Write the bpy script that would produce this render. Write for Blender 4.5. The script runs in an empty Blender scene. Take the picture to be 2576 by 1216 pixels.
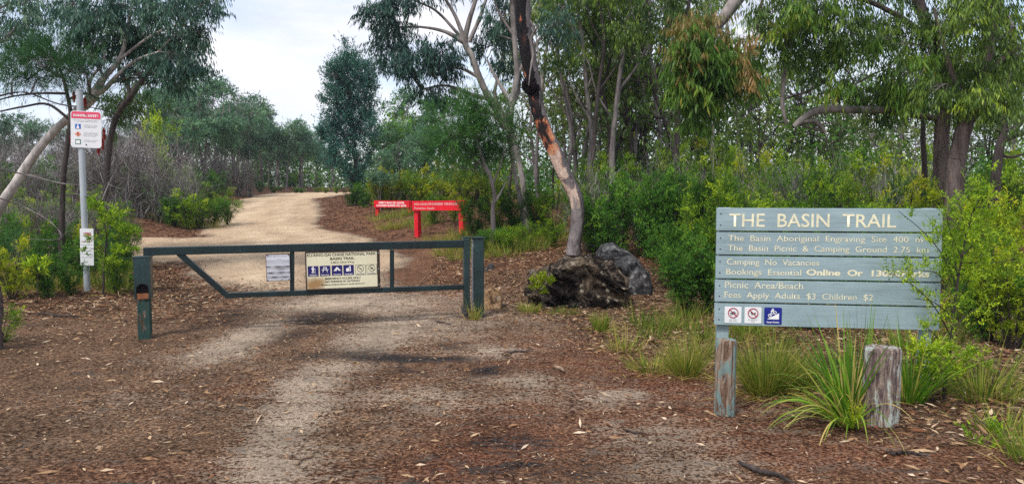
import bpy, bmesh, math, random
import numpy as np
from mathutils import Vector, Matrix, noise as mnoise

R = math.radians
random.seed(7)
rng = np.random.default_rng(11)
scene = bpy.context.scene
COL = scene.collection

# ------------------------------------------------------------------ camera
F = 1874.0           # focal length in units of a 2576 px wide picture
PITCH = R(3.9)
CAMZ = 1.7
cp, sp = math.cos(PITCH), math.sin(PITCH)
cam_d = bpy.data.cameras.new('camera'); cam = bpy.data.objects.new('camera', cam_d)
COL.objects.link(cam); scene.camera = cam
cam.location = (0, 0, CAMZ); cam.rotation_euler = (math.pi/2 - PITCH, 0, 0)
cam_d.sensor_width = 36; cam_d.lens = F/2576*36
cam_d.clip_start = 0.05; cam_d.clip_end = 2000


def ray(u, v):
    dx, dy = (u-1288)/F, (608-v)/F
    return Vector((dx, cp + dy*sp, -sp + dy*cp))


def P(u, v, Y):
    """world point seen at (u, v) standing Y metres ahead"""
    d = ray(u, v)
    return Vector((0, 0, CAMZ)) + d*(Y/d.y)


# ------------------------------------------------------------------ terrain
def hashn(ix, iy, s):
    a = (ix.astype(np.int64)*374761393 + iy.astype(np.int64)*668265263 + s*1274126177) & 0xffffffff
    a = ((a ^ (a >> 13))*1274126177) & 0xffffffff
    return ((a ^ (a >> 16)) & 0xffff)/65535.0


def vn(x, y, s=0):
    x = np.asarray(x, float); y = np.asarray(y, float)
    ix, iy = np.floor(x), np.floor(y); fx, fy = x-ix, y-iy
    fx = fx*fx*(3-2*fx); fy = fy*fy*(3-2*fy)
    a = hashn(ix, iy, s); b = hashn(ix+1, iy, s); c = hashn(ix, iy+1, s); d = hashn(ix+1, iy+1, s)
    return (a*(1-fx)+b*fx)*(1-fy) + (c*(1-fx)+d*fx)*fy - 0.5


def fbm(x, y, s=0, o=4):
    r = 0; a = 1.0
    for k in range(o):
        r = r + a*vn(x*2**k, y*2**k, s+k*17); a *= .5
    return r


def sst(a, b, x):
    t = np.clip((np.asarray(x, float)-a)/(b-a), 0, 1)
    return t*t*(3-2*t)


YP = [0, 8, 10, 12, 14, 17, 20, 26, 32, 38, 44, 50, 60, 70, 100, 160, 600]
ZP = [0, 0, .0, .05, .12, .27, .43, .56, .93, 1.30, 1.43, 1.52, 1.60, 1.52, .6, -1.5, -3]
_yy = np.linspace(0, 600, 6001); _zz = np.interp(_yy, YP, ZP)
_k = np.hanning(41); _k /= _k.sum()
_zs = np.convolve(np.pad(_zz, 20, mode='edge'), _k, mode='valid')
XRY = [0, 12, 14, 17, 20, 22, 24, 28, 32, 38, 42, 46, 52, 60, 70, 90]
XR = [-2.0, -2.1, -2.2, -2.6, -3.6, -5.2, -6.1, -7.2, -8.3, -9.9, -10.3, -10.5, -10.6, -5.5, 8.0, 30.0]
XL = [-4.6, -4.9, -6.0, -7.2, -8.0, -9.0, -10.0, -11.5, -12.5, -13.95, -14.7, -15.5, -16.4, -16.8, -10.0, 14.0]


def H(x, y):
    x = np.asarray(x, float); y = np.asarray(y, float)
    z = np.interp(y, _yy, _zs)
    xr = np.interp(y, XRY, XR); xl = np.interp(y, XRY, XL)
    z = z + .36*sst(0, 3.2, x-xr)*sst(10.4, 14, y)*(1-sst(27, 37, y)*.85)
    z = z + .48*sst(0.2, 3.0, xl-x)*sst(20.6, 23.5, y)
    z = z + .10*sst(0, 5, -x-6.5)*sst(9, 14, y)*(1-sst(14.5, 16, y))
    z = z + .05*vn(x*.45, y*.45, 3) * sst(3, 9, y) + .018*vn(x*1.3, y*1.3, 9)
    z = z + .03*fbm(x*.9, y*.6, 71, 3)*sst(3, 5, y)*(1-sst(20, 26, y))
    return z


def Hs(x, y):
    return float(H(np.array([x]), np.array([y]))[0])


def ground_at(u, v):
    d = ray(u, v); o = Vector((0, 0, CAMZ)); t = 3.0
    for _ in range(4000):
        p = o+d*t
        if p.z <= Hs(p.x, p.y): break
        t += .02
    return p


def road_mask(x, y):
    xr = np.interp(y, XRY, XR); xl = np.interp(y, XRY, XL)
    w = .55*fbm(x*.9, y*.5, 40, 4)
    e = np.minimum(xr-x, x-xl) + w
    e = np.where(y > 66, -3, e)
    m = np.clip(.5 + e/1.0, 0, 1)*sst(9.3, 15.2, y+2.2*fbm(x*.8, y*.6, 77, 3))
    e2 = np.minimum(20.4+.5*vn(x*.4, y*.1, 5)-y, y-15.2+1.2*vn(x*.5, y*.3, 6)) + w*.7
    m2 = np.clip(.5+e2/1.0, 0, 1)*(x < xl+2.5)*sst(-40, -30, x)
    m3 = 0
    return np.maximum(m, m2)


# ------------------------------------------------------------------ materials
def newmat(name):
    m = bpy.data.materials.new(name); m.use_nodes = True
    nt = m.node_tree; nt.nodes.clear()
    out = nt.nodes.new('ShaderNodeOutputMaterial')
    return m, nt, out


def N(nt, t, **kw):
    n = nt.nodes.new('ShaderNode'+t)
    for k, v in kw.items():
        if k in n.inputs: n.inputs[k].default_value = v
        else: setattr(n, k, v)
    return n


def ramp(nt, stops, interp='LINEAR'):
    r = nt.nodes.new('ShaderNodeValToRGB'); cr = r.color_ramp; cr.interpolation = interp
    while len(cr.elements) > 1: cr.elements.remove(cr.elements[-1])
    cr.elements[0].position = stops[0][0]; cr.elements[0].color = (*stops[0][1], 1)
    for p, c in stops[1:]:
        e = cr.elements.new(p); e.color = (*c, 1)
    return r


def g(v): return (v, v, v)


def mixc(nt, fac, a, b, mode='MIX'):
    m = nt.nodes.new('ShaderNodeMix'); m.data_type = 'RGBA'; m.blend_type = mode
    for k, s in ((0, fac), (6, a), (7, b)):
        if hasattr(s, 'links') or hasattr(s, 'is_linked'): nt.links.new(s, m.inputs[k])
        elif k == 0: m.inputs[0].default_value = s
        else: m.inputs[k].default_value = (*s, 1)
    return m.outputs[2]


def math_(nt, op, a, b=None, c=None):
    m = nt.nodes.new('ShaderNodeMath'); m.operation = op
    for i, s in enumerate((a, b, c)):
        if s is None: continue
        if hasattr(s, 'is_linked'): nt.links.new(s, m.inputs[i])
        else: m.inputs[i].default_value = s
    return m.outputs[0]


def coords(nt, scale=(1, 1, 1), kind='Object'):
    tc = N(nt, 'TexCoord'); mp = N(nt, 'Mapping'); mp.inputs['Scale'].default_value = scale
    nt.links.new(tc.outputs[kind], mp.inputs[0]); return mp.outputs[0]


def noise(nt, vec, scale, detail=4, rough=.6, dist=0.):
    n = N(nt, 'TexNoise', Scale=scale, Detail=detail, Roughness=rough, Distortion=dist)
    nt.links.new(vec, n.inputs['Vector']); return n.outputs['Fac']


def bsdf(nt, out, color, rough=.7, spec=.3, metal=0., bump=None, bstr=.3, bdist=.02):
    b = N(nt, 'BsdfPrincipled')
    if hasattr(color, 'is_linked'): nt.links.new(color, b.inputs['Base Color'])
    else: b.inputs['Base Color'].default_value = (*color, 1)
    if hasattr(rough, 'is_linked'): nt.links.new(rough, b.inputs['Roughness'])
    else: b.inputs['Roughness'].default_value = rough
    b.inputs['Specular IOR Level'].default_value = spec; b.inputs['Metallic'].default_value = metal
    if bump is not None:
        bp = N(nt, 'Bump', Strength=bstr, Distance=bdist); nt.links.new(bump, bp.inputs['Height'])
        nt.links.new(bp.outputs[0], b.inputs['Normal'])
    nt.links.new(b.outputs[0], out.inputs[0]); return b


def leaf_mat(name, stops, transl=.3, rough=.5, spec=.35, vary=.5, patch=None):
    """stops: colour ramp over the per-leaf tint"""
    m, nt, out = newmat(name)
    at = N(nt, 'Attribute', attribute_name='tint')
    oi = N(nt, 'ObjectInfo')
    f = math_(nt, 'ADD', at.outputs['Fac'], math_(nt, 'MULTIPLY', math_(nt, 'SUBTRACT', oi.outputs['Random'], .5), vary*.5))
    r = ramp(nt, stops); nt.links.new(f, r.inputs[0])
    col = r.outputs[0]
    if patch:
        n = noise(nt, coords(nt), patch[0], 2)
        rr = ramp(nt, [(.5, g(0)), (.62, g(1))]); nt.links.new(n, rr.inputs[0])
        col = mixc(nt, rr.outputs[0], col, patch[1])
    b = N(nt, 'BsdfPrincipled', Roughness=rough); b.inputs['Specular IOR Level'].default_value = spec*.4
    nt.links.new(col, b.inputs['Base Color'])
    t = N(nt, 'BsdfTranslucent')
    nt.links.new(mixc(nt, 1.0, col, (1.25, 1.35, .8), 'MULTIPLY'), t.inputs[0])
    mx = N(nt, 'MixShader'); mx.inputs[0].default_value = transl
    nt.links.new(b.outputs[0], mx.inputs[1]); nt.links.new(t.outputs[0], mx.inputs[2])
    nt.links.new(mx.outputs[0], out.inputs[0]); return m


def bark_mat(name, c1, c2, c3=None, scale=6, stretch=.2, bstr=.6, bdist=.02, rough=.85):
    m, nt, out = newmat(name)
    v = coords(nt, (1, 1, stretch))
    n1 = noise(nt, v, scale, 5, .65, .4); n2 = noise(nt, v, scale*4, 4, .7)
    r = ramp(nt, [(.35, c1), (.62, c2)] + ([(.72, c3)] if c3 else [])); nt.links.new(n1, r.inputs[0])
    r2 = ramp(nt, [(.3, g(.55)), (.7, g(1.15))]); nt.links.new(n2, r2.inputs[0])
    bsdf(nt, out, mixc(nt, 1., r.outputs[0], r2.outputs[0], 'MULTIPLY'), rough, .2, bump=n2, bstr=bstr, bdist=bdist)
    return m


def flat_mat(name, c, rough=.6, spec=.3, dirt=.15, scale=8, metal=0.):
    m, nt, out = newmat(name)
    n = noise(nt, coords(nt), scale, 5, .6)
    r = ramp(nt, [(.3, tuple(x*(1-dirt*1.5) for x in c)), (.65, c)]); nt.links.new(n, r.inputs[0])
    bsdf(nt, out, r.outputs[0], rough, spec, metal, bump=n, bstr=.08, bdist=.01); return m


M = {}
M['gum_leaf_blue'] = leaf_mat('gum_leaf_blue', [(0, (0.0186, 0.0502, 0.047)), (0.4, (0.0484, 0.1139, 0.0882)), (0.75, (0.1155, 0.2176, 0.147)), (1, (0.2422, 0.3349, 0.1911))], .2, .42, .5)
M['gum_leaf_green'] = leaf_mat('gum_leaf_green', [(0, (0.0253, 0.0587, 0.0138)), (0.4, (0.0716, 0.138, 0.0242)), (0.72, (0.1685, 0.2587, 0.0346)), (1, (0.4633, 0.5864, 0.0518))], .3, .42, .5)
M['gum_leaf_fresh'] = leaf_mat('gum_leaf_fresh', [(0, (0.0448, 0.1056, 0.018)), (0.5, (0.1046, 0.2112, 0.027)), (0.75, (0.2392, 0.3564, 0.045)), (1, (0.5083, 0.264, 0.045))], .35, .42, .5)
M['gum_leaf_red'] = leaf_mat('gum_leaf_red', [(0, (.08, .14, .035)), (.4, (.18, .18, .05)), (.7, (.34, .20, .07)), (1, (.44, .32, .17))], .35, .42, .5)
M['heath_leaf'] = leaf_mat('heath_leaf', [(0, (0.046, 0.1073, 0.0096)), (0.4, (0.1276, 0.2435, 0.0173)), (0.75, (0.2935, 0.4287, 0.024)), (1, (0.5614, 0.6431, 0.0336))], .3, .5, .3)
M['heath_leaf_dark'] = leaf_mat('heath_leaf_dark', [(0, (0.0211, 0.0713, 0.0111)), (0.4, (0.055, 0.1547, 0.019)), (0.75, (0.1167, 0.2578, 0.0278)), (1, (0.2119, 0.3769, 0.0396))], .25, .5, .3)
M['heath_leaf_yellow'] = leaf_mat('heath_leaf_yellow', [(0, (0.0994, 0.1601, 0.0081)), (0.4, (0.2532, 0.3201, 0.0135)), (0.75, (0.4704, 0.4948, 0.0203)), (1, (0.75, 0.6403, 0.0405))], .35, .5, .3)
M['feather_leaf'] = leaf_mat('feather_leaf', [(0, (0.0149, 0.054, 0.0179)), (0.5, (0.0409, 0.1275, 0.0338)), (1, (0.1115, 0.2512, 0.0497))], .2, .5, .3)
M['far_leaf'] = leaf_mat('far_leaf', [(0, (0.0477, 0.1129, 0.0735)), (0.45, (0.1075, 0.2144, 0.1314)), (0.8, (0.2268, 0.3726, 0.2013)), (1, (0.43, 0.5645, 0.2626))], .25, .5, .3)
M['conifer_leaf'] = leaf_mat('conifer_leaf', [(0, (0.0216, 0.0806, 0.0688)), (0.5, (0.0602, 0.1708, 0.1335)), (1, (0.1399, 0.3083, 0.2225))], .2, .5, .3)
M['grass_blade'] = leaf_mat('grass_blade', [(0, (0.055, 0.11, 0.012)), (0.4, (0.143, 0.22, 0.024)), (0.7, (0.308, 0.308, 0.056)), (1, (0.462, 0.33, 0.112))], .3, .5, .3)
M['rush_blade'] = leaf_mat('rush_blade', [(0, (0.0375, 0.108, 0.0135)), (0.5, (0.1125, 0.252, 0.0225)), (0.85, (0.275, 0.408, 0.036)), (1, (0.5, 0.384, 0.126))], .3, .35, .5)
M['dry_twig'] = leaf_mat('dry_twig', [(0, (.055, .046, .042)), (.45, (.15, .132, .126)), (.8, (.27, .245, .24)), (1, (.42, .39, .38))], .0, .8, .1)
M['litter'] = leaf_mat('litter', [(0, (0.0153, 0.0096, 0.0075)), (0.22, (0.0467, 0.0272, 0.0195)), (0.42, (0.1105, 0.06, 0.0375)), (0.55, (0.17, 0.068, 0.0338)), (0.7, (0.2805, 0.16, 0.0825)), (0.86, (0.425, 0.288, 0.165)), (1, (0.612, 0.48, 0.345))], .0, .75, .2, vary=0)
M['gum_leaf_olive'] = leaf_mat('gum_leaf_olive', [(0, (0.0385, 0.0728, 0.016)), (0.4, (0.099, 0.1568, 0.028)), (0.75, (0.22, 0.2912, 0.048)), (1, (0.396, 0.4256, 0.088))], .35, .45, .4)
M['bark_pale'] = bark_mat('bark_pale', (.25, .22, .20), (.64, .59, .55), (.72, .68, .63), 3, .35, .25)
M['bark_white'] = bark_mat('bark_white', (.13, .11, .10), (.36, .32, .30), (.52, .47, .43), 3, .35, .25)
M['bark_grey'] = bark_mat('bark_grey', (.10, .085, .085), (.26, .23, .22), (.36, .32, .30), 5, .25)
M['bark_dark'] = bark_mat('bark_dark', (.030, .024, .022), (.09, .072, .066), (.15, .12, .11), 7, .15, .9, .04)
M['bark_red'] = bark_mat('bark_red', (.07, .052, .048), (.20, .155, .14), (.26, .13, .08), 9, .12, 1., .05)
M['wood_tan'] = bark_mat('wood_tan', (.14, .09, .06), (.34, .24, .16), None, 8, .3, .4)

# ground material ------------------------------------------------------------
def ground_mat():
    m, nt, out = newmat('ground_litter')
    v = coords(nt)
    a_s = N(nt, 'Attribute', attribute_name='sand').outputs['Fac']
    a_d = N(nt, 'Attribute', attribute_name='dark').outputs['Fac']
    a_r = N(nt, 'Attribute', attribute_name='red').outputs['Fac']
    vs = coords(nt, (1, 1.7, 1))
    n_f = noise(nt, v, 38, 6, .75, .3); n_m = noise(nt, v, 7, 5, .65, .5); n_l = noise(nt, v, 1.6, 4, .6)
    vo = N(nt, 'TexVoronoi', Scale=55.0); nt.links.new(vs, vo.inputs['Vector'])
    lit = ramp(nt, [(.32, (.012, .009, .007)), (.42, (.055, .039, .030)), (.49, (.14, .102, .075)), (.57, (.26, .20, .148)), (.72, (.44, .36, .27))])
    nt.links.new(n_f, lit.inputs[0])
    cell = ramp(nt, [(0, (.35, .30, .28)), (.5, (.9, .82, .78)), (1, (1.45, 1.35, 1.25))]); 
    sep = N(nt, 'SeparateColor'); nt.links.new(vo.outputs['Color'], sep.inputs[0]); nt.links.new(sep.outputs[0], cell.inputs[0])
    litc = mixc(nt, .75, lit.outputs[0], cell.outputs[0], 'MULTIPLY')
    redc = mixc(nt, 1., litc, (1.35, .78, .60), 'MULTIPLY')
    rr = math_(nt, 'MULTIPLY', a_r, math_(nt, 'ADD', n_m, .35))
    litc = mixc(nt, rr, mixc(nt, 1., litc, (1.34, 1.14, .96), 'MULTIPLY'), redc)
    n_x = noise(nt, coords(nt, (1, 2.2, 1)), 3.2, 7, .72, 1.2)
    sandc = ramp(nt, [(.30, (.16, .12, .09)), (.43, (.42, .325, .235)), (.56, (.61, .48, .355)), (.75, (.69, .56, .43))]); nt.links.new(n_f, sandc.inputs[0])
    sm = math_(nt, 'ADD', a_s, math_(nt, 'MULTIPLY', math_(nt, 'SUBTRACT', n_x, .5), 1.9))
    sm = math_(nt, 'ADD', sm, math_(nt, 'MULTIPLY', math_(nt, 'SUBTRACT', n_f, .5), 1.9))
    sr = ramp(nt, [(.24, g(0)), (.62, g(.95))]); nt.links.new(sm, sr.inputs[0])
    col = mixc(nt, sr.outputs[0], litc, sandc.outputs[0])
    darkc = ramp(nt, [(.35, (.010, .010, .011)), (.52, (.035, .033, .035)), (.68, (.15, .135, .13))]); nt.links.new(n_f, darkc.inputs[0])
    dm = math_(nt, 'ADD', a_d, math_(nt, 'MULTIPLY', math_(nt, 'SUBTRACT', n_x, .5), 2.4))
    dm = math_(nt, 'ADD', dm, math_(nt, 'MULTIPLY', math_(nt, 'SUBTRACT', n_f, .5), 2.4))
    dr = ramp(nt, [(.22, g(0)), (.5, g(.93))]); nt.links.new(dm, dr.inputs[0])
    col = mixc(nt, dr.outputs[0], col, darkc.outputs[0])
    big = ramp(nt, [(.3, g(.62)), (.7, g(1.2))]); nt.links.new(n_l, big.inputs[0])
    col = mixc(nt, 1., col, big.outputs[0], 'MULTIPLY')
    hgt = math_(nt, 'ADD', n_f, math_(nt, 'MULTIPLY', n_m, .8))
    bsdf(nt, out, col, .9, .06, bump=hgt, bstr=1., bdist=.04); return m


def road_mat():
    m, nt, out = newmat('road_sand')
    v = coords(nt)
    a_e = N(nt, 'Attribute', attribute_name='edge').outputs['Fac']; a_t = N(nt, 'Attribute', attribute_name='track').outputs['Fac']
    n_f = noise(nt, v, 26, 6, .75); n_l = noise(nt, coords(nt, (1, .5, 1)), 1.0, 5, .65, 1.2); n_s = noise(nt, v, 80, 3, .8); n_m = noise(nt, v, 4.5, 6, .75, 1.0)
    c = ramp(nt, [(.30, (.44, .325, .205)), (.46, (.66, .52, .355)), (.68, (.74, .615, .45))]); nt.links.new(n_f, c.inputs[0])
    l = ramp(nt, [(.32, (.70, .66, .64)), (.62, (1.08, 1.05, 1.02))]); nt.links.new(n_l, l.inputs[0])
    col = mixc(nt, 1., c.outputs[0], l.outputs[0], 'MULTIPLY')
    tr = math_(nt, 'MULTIPLY', a_t, math_(nt, 'ADD', n_m, .1)); col = mixc(nt, tr, mixc(nt, 1., col, (.80, .76, .74), 'MULTIPLY'), col)
    sp_ = ramp(nt, [(.30, g(.28)), (.38, g(1))]); nt.links.new(n_s, sp_.inputs[0])
    col = mixc(nt, 1., col, sp_.outputs[0], 'MULTIPLY')
    em = math_(nt, 'ADD', a_e, math_(nt, 'MULTIPLY', math_(nt, 'SUBTRACT', n_m, .5), 1.1)); em = math_(nt, 'ADD', em, math_(nt, 'MULTIPLY', math_(nt, 'SUBTRACT', n_f, .5), 1.2))
    er = ramp(nt, [(.40, g(1)), (.82, g(0))]); nt.links.new(em, er.inputs[0])
    lc = ramp(nt, [(.35, (.05, .033, .025)), (.5, (.15, .105, .08)), (.65, (.36, .27, .2))]); nt.links.new(n_f, lc.inputs[0])
    col = mixc(nt, er.outputs[0], col, lc.outputs[0])
    h_ = math_(nt, 'ADD', n_f, n_m)
    bsdf(nt, out, col, .95, .05, bump=h_, bstr=.8, bdist=.05); return m


M['ground'] = ground_mat(); M['road'] = road_mat()


# ------------------------------------------------------------------ mesh helpers
def tag(o, label=None, cat=None, group=None, kind=None):
    if label: o['label'] = label
    if cat: o['category'] = cat
    if group: o['group'] = group
    if kind: o['kind'] = kind
    return o


def thing(name, label, cat, loc=(0, 0, 0), rz=0, group=None):
    o = bpy.data.objects.new(name, None); COL.objects.link(o); o.empty_display_size = .2
    o.location = loc; o.rotation_euler = (0, 0, rz)
    return tag(o, label, cat, group)


def copy_tree(o, parent=None):
    c = o.copy(); COL.objects.link(c); c.parent = parent
    for ch in list(o.children): copy_tree(ch, c)
    return c


class Buf:
    def __init__(s): s.V = []; s.Fc = []; s.T = []; s.n = 0
    def add(s, v, f, t):
        v = np.asarray(v, np.float32).reshape(-1, 3); f = np.asarray(f, np.int64).reshape(-1, 4)
        s.V.append(v); s.Fc.append(f+s.n); s.T.append(np.broadcast_to(np.asarray(t, np.float32), (len(f),)))
        s.n += len(v)
    def build(s, name, mat, parent=None, smooth=False, shift=(0, 0, 0)):
        me = bpy.data.meshes.new(name)
        if s.n:
            V = np.concatenate(s.V) - np.asarray(shift, np.float32); Fc = np.concatenate(s.Fc); T = np.concatenate(s.T)
            me.vertices.add(len(V)); me.vertices.foreach_set('co', V.ravel())
            me.loops.add(Fc.size); me.loops.foreach_set('vertex_index', Fc.ravel().astype(np.int32))
            me.polygons.add(len(Fc)); me.polygons.foreach_set('loop_start', (np.arange(len(Fc))*4).astype(np.int32))
            me.update(calc_edges=True)
            a = me.attributes.new('tint', 'FLOAT', 'FACE'); a.data.foreach_set('value', T.astype(np.float32))
            if smooth: me.polygons.foreach_set('use_smooth', np.ones(len(Fc), bool))
            me.validate()
        me.materials.append(mat)
        o = bpy.data.objects.new(name, me); COL.objects.link(o); o.parent = parent
        return o


def cat_curve(pts, rad, per=5):
    """Catmull-Rom through pts, radii interpolated"""
    p = np.array([list(q) for q in pts], float); r = np.array(rad, float)
    if len(p) < 2: return p, r
    q = np.vstack([2*p[0]-p[1], p, 2*p[-1]-p[-2]]); out = []; ro = []
    for i in range(len(p)-1):
        a, b, c, d = q[i], q[i+1], q[i+2], q[i+3]
        for k in range(per):
            t = k/per
            out.append(.5*((2*b)+(-a+c)*t+(2*a-5*b+4*c-d)*t*t+(-a+3*b-3*c+d)*t**3)); ro.append(r[i]*(1-t)+r[i+1]*t)
    out.append(p[-1]); ro.append(r[-1])
    return np.array(out), np.array(ro)


def tube(buf, pts, rad, sides=6, tint=.5, wob=0.0):
    p = np.asarray(pts, float); n = len(p); r = np.broadcast_to(np.asarray(rad, float), (n,))
    t = np.gradient(p, axis=0); t /= (np.linalg.norm(t, axis=1)[:, None]+1e-9)
    ref = np.array([1., 0, 0]) if abs(t[0][0]) < .7 else np.array([0, 1., 0])
    a = ref - t*(t@ref)[:, None]; a /= (np.linalg.norm(a, axis=1)[:, None]+1e-9)
    b = np.cross(t, a)
    th = np.arange(sides)*2*math.pi/sides
    w = r[:, None]*(1+wob*rng.standard_normal((n, sides))) if wob else r[:, None]*np.ones((1, sides))
    v = p[:, None, :] + w[..., None]*(a[:, None, :]*np.cos(th)[None, :, None] + b[:, None, :]*np.sin(th)[None, :, None])
    i = np.arange(n-1)[:, None]*sides; j = np.arange(sides)[None, :]; j2 = (j+1) % sides
    f = np.stack([i+j, i+j2, i+sides+j2, i+sides+j], -1).reshape(-1, 4)
    buf.add(v.reshape(-1, 3), f, tint)


def unit(a): return a/(np.linalg.norm(a, axis=-1, keepdims=True)+1e-9)


def leaves(buf, base, d, nrm, L, W, tint):
    d = unit(d); s = unit(np.cross(d, nrm)); L = np.asarray(L)[:, None]; W = np.asarray(W)[:, None]
    up = unit(np.cross(s, d))
    m = base + d*L*.42 + up*L*.05
    v = np.stack([base, m+s*W*.5, base+d*L, m-s*W*.5], 1).reshape(-1, 3)
    n = len(base); f = np.arange(n*4).reshape(n, 4)
    buf.add(v, f, tint)


def sprigs(buf, cen, ccen, spread, nsp, nlf, slen, L, W, mode, tint, wood=None, tj=.18):
    """cen (K,3) tuft centres; each gets nsp sprigs of nlf leaves"""
    K = len(cen)
    if K == 0: return
    o = np.repeat(cen, nsp, 0) + rng.standard_normal((K*nsp, 3))*np.asarray(spread)*.5
    out = unit(np.repeat(cen-ccen, nsp, 0) + 1e-6)
    rd = rng.standard_normal((K*nsp, 3))
    if mode == 'hang': sd = unit(out*.5 + rd*.5 + np.array([0, 0, -.35]))
    elif mode == 'up': sd = unit(out*.4 + rd*.45 + np.array([0, 0, .8]))
    else: sd = unit(out*.7 + rd*.7 + np.array([0, 0, .25]))
    sl = slen*rng.uniform(.6, 1.3, K*nsp)
    t = np.tile(np.linspace(.05, 1, nlf), K*nsp)
    O = np.repeat(o, nlf, 0); S = np.repeat(sd, nlf, 0); SL = np.repeat(sl, nlf)
    base = O + S*(SL*t)[:, None]
    n = len(base); rr = rng.standard_normal((n, 3)); perp = unit(np.cross(S, rr))
    if mode == 'hang':
        d = S*.25 + perp*.45 + np.array([0, 0, -1.0])
    elif mode == 'needle':
        d = S*.9 + perp*.5
    else:
        d = S*.55 + perp*.85 + np.array([0, 0, .15])
    nn = rng.standard_normal((n, 3))
    if mode != 'hang': nn = nn*.6 + np.array([0, 0, 1.0])
    tt = np.repeat(np.repeat(np.broadcast_to(tint, (K,)), nsp), nlf) + rng.standard_normal(n)*tj*.6
    leaves(buf, base, d, nn, L*rng.uniform(.65, 1.25, n), W*rng.uniform(.7, 1.2, n), np.clip(tt, 0, 1))
    if wood is not None:
        for k in range(0, K*nsp, 1):
            e = o[k]+sd[k]*sl[k]
            tube(wood, [o[k], e], [.0035, .0015], 3, .4)


def blades(buf, base, d0, L, W, droop, tint, seg=5, gravity=1.0):
    """grass strips: base (n,3), initial direction d0, bending down"""
    n = len(base); d = unit(d0).copy(); p = base.copy()
    side = unit(np.cross(d, np.array([0, 0, 1.])+rng.standard_normal((n, 3))*.3))
    rows = []; L = np.asarray(L); W = np.asarray(W)
    for k in range(seg+1):
        w = W*(1-(k/seg)**1.6)*.5 + .0006
        rows.append(np.stack([p-side*w[:, None], p+side*w[:, None]], 1))
        if k < seg:
            p = p + d*(L/seg)[:, None]
            d = unit(d + np.array([0, 0, -1.])*(droop*gravity/seg)[:, None]*(.4+k/seg))
    v = np.stack(rows, 1).reshape(-1, 3)     # n, seg+1, 2
    i = (np.arange(n)*(seg+1)*2)[:, None] + (np.arange(seg)*2)[None, :]
    f = np.stack([i, i+1, i+3, i+2], -1).reshape(-1, 4)
    buf.add(v, f, np.repeat(np.broadcast_to(tint, (n,)), seg))


def bm_obj(name, bm, mat, parent=None, bevel=0, smooth=False):
    me = bpy.data.meshes.new(name); bm.normal_update(); bm.to_mesh(me); bm.free()
    me.materials.append(mat)
    o = bpy.data.objects.new(name, me); COL.objects.link(o); o.parent = parent
    if smooth:
        for p in me.polygons: p.use_smooth = True
    if bevel:
        b = o.modifiers.new('bevel', 'BEVEL'); b.width = bevel; b.segments = 2; b.limit_method = 'ANGLE'
    return o


def abox(bm, x0, x1, y0, y1, z0, z1, mtx=None):
    vs = [bm.verts.new((x, y, z)) for x in (x0, x1) for y in (y0, y1) for z in (z0, z1)]
    for f in ((0, 1, 3, 2), (4, 6, 7, 5), (0, 4, 5, 1), (2, 3, 7, 6), (0, 2, 6, 4), (1, 5, 7, 3)):
        bm.faces.new([vs[i] for i in f])
    if mtx is not None: bmesh.ops.transform(bm, matrix=mtx, verts=vs)
    return vs


def prism(bm, poly, y0, y1):
    """polygon in x,z extruded from y0 (front) to y1"""
    a = [bm.verts.new((x, y0, z)) for x, z in poly]; b = [bm.verts.new((x, y1, z)) for x, z in poly]
    n = len(poly)
    bm.faces.new(a); bm.faces.new(b[::-1])
    for i in range(n): bm.faces.new((a[i], b[i], b[(i+1) % n], a[(i+1) % n]))
    bmesh.ops.recalc_face_normals(bm, faces=bm.faces[:])


def cyl(bm, p0, p1, r, seg=16, r2=None):
    p0 = Vector(p0); p1 = Vector(p1); d = p1-p0
    q = Vector((0, 0, 1)).rotation_difference(d).to_matrix().to_4x4()
    ret = bmesh.ops.create_cone(bm, cap_ends=True, segments=seg, radius1=r, radius2=r if r2 is None else r2, depth=d.length)
    bmesh.ops.transform(bm, matrix=Matrix.Translation((p0+p1)/2) @ q, verts=ret['verts'])
    return ret['verts']


def text(name, s, x0, z0, width, size, mat, parent, y=-.003, bold=0, fit=True, label=None):
    """lettering in the local XZ plane facing -Y; x0 left, z0 baseline; scaled to width"""
    cu = bpy.data.curves.new('tmp', 'FONT'); cu.body = s; cu.size = 1; cu.offset = bold; cu.resolution_u = 3
    cu.extrude = 0
    ob = bpy.data.objects.new('tmp', cu); COL.objects.link(ob)
    dg = bpy.context.evaluated_depsgraph_get(); me = bpy.data.meshes.new_from_object(ob.evaluated_get(dg))
    bpy.data.objects.remove(ob); bpy.data.curves.remove(cu)
    n = len(me.vertices); a = np.empty(n*3); me.vertices.foreach_get('co', a); a = a.reshape(-1, 3)
    w = a[:, 0].max()-a[:, 0].min()
    sx = width/w if fit else size
    sz = size/.69           # cap height of the built-in face ~ .69
    b = np.zeros_like(a); b[:, 0] = x0 + (a[:, 0]-a[:, 0].min())*sx; b[:, 2] = z0 + a[:, 1]*sz; b[:, 1] = y
    me.vertices.foreach_set('co', b.ravel()); me.materials.clear(); me.materials.append(mat); me.update()
    me.name = name
    o = bpy.data.objects.new(name, me); COL.objects.link(o); o.parent = parent
    if label: o['label'] = label
    return o


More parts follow.
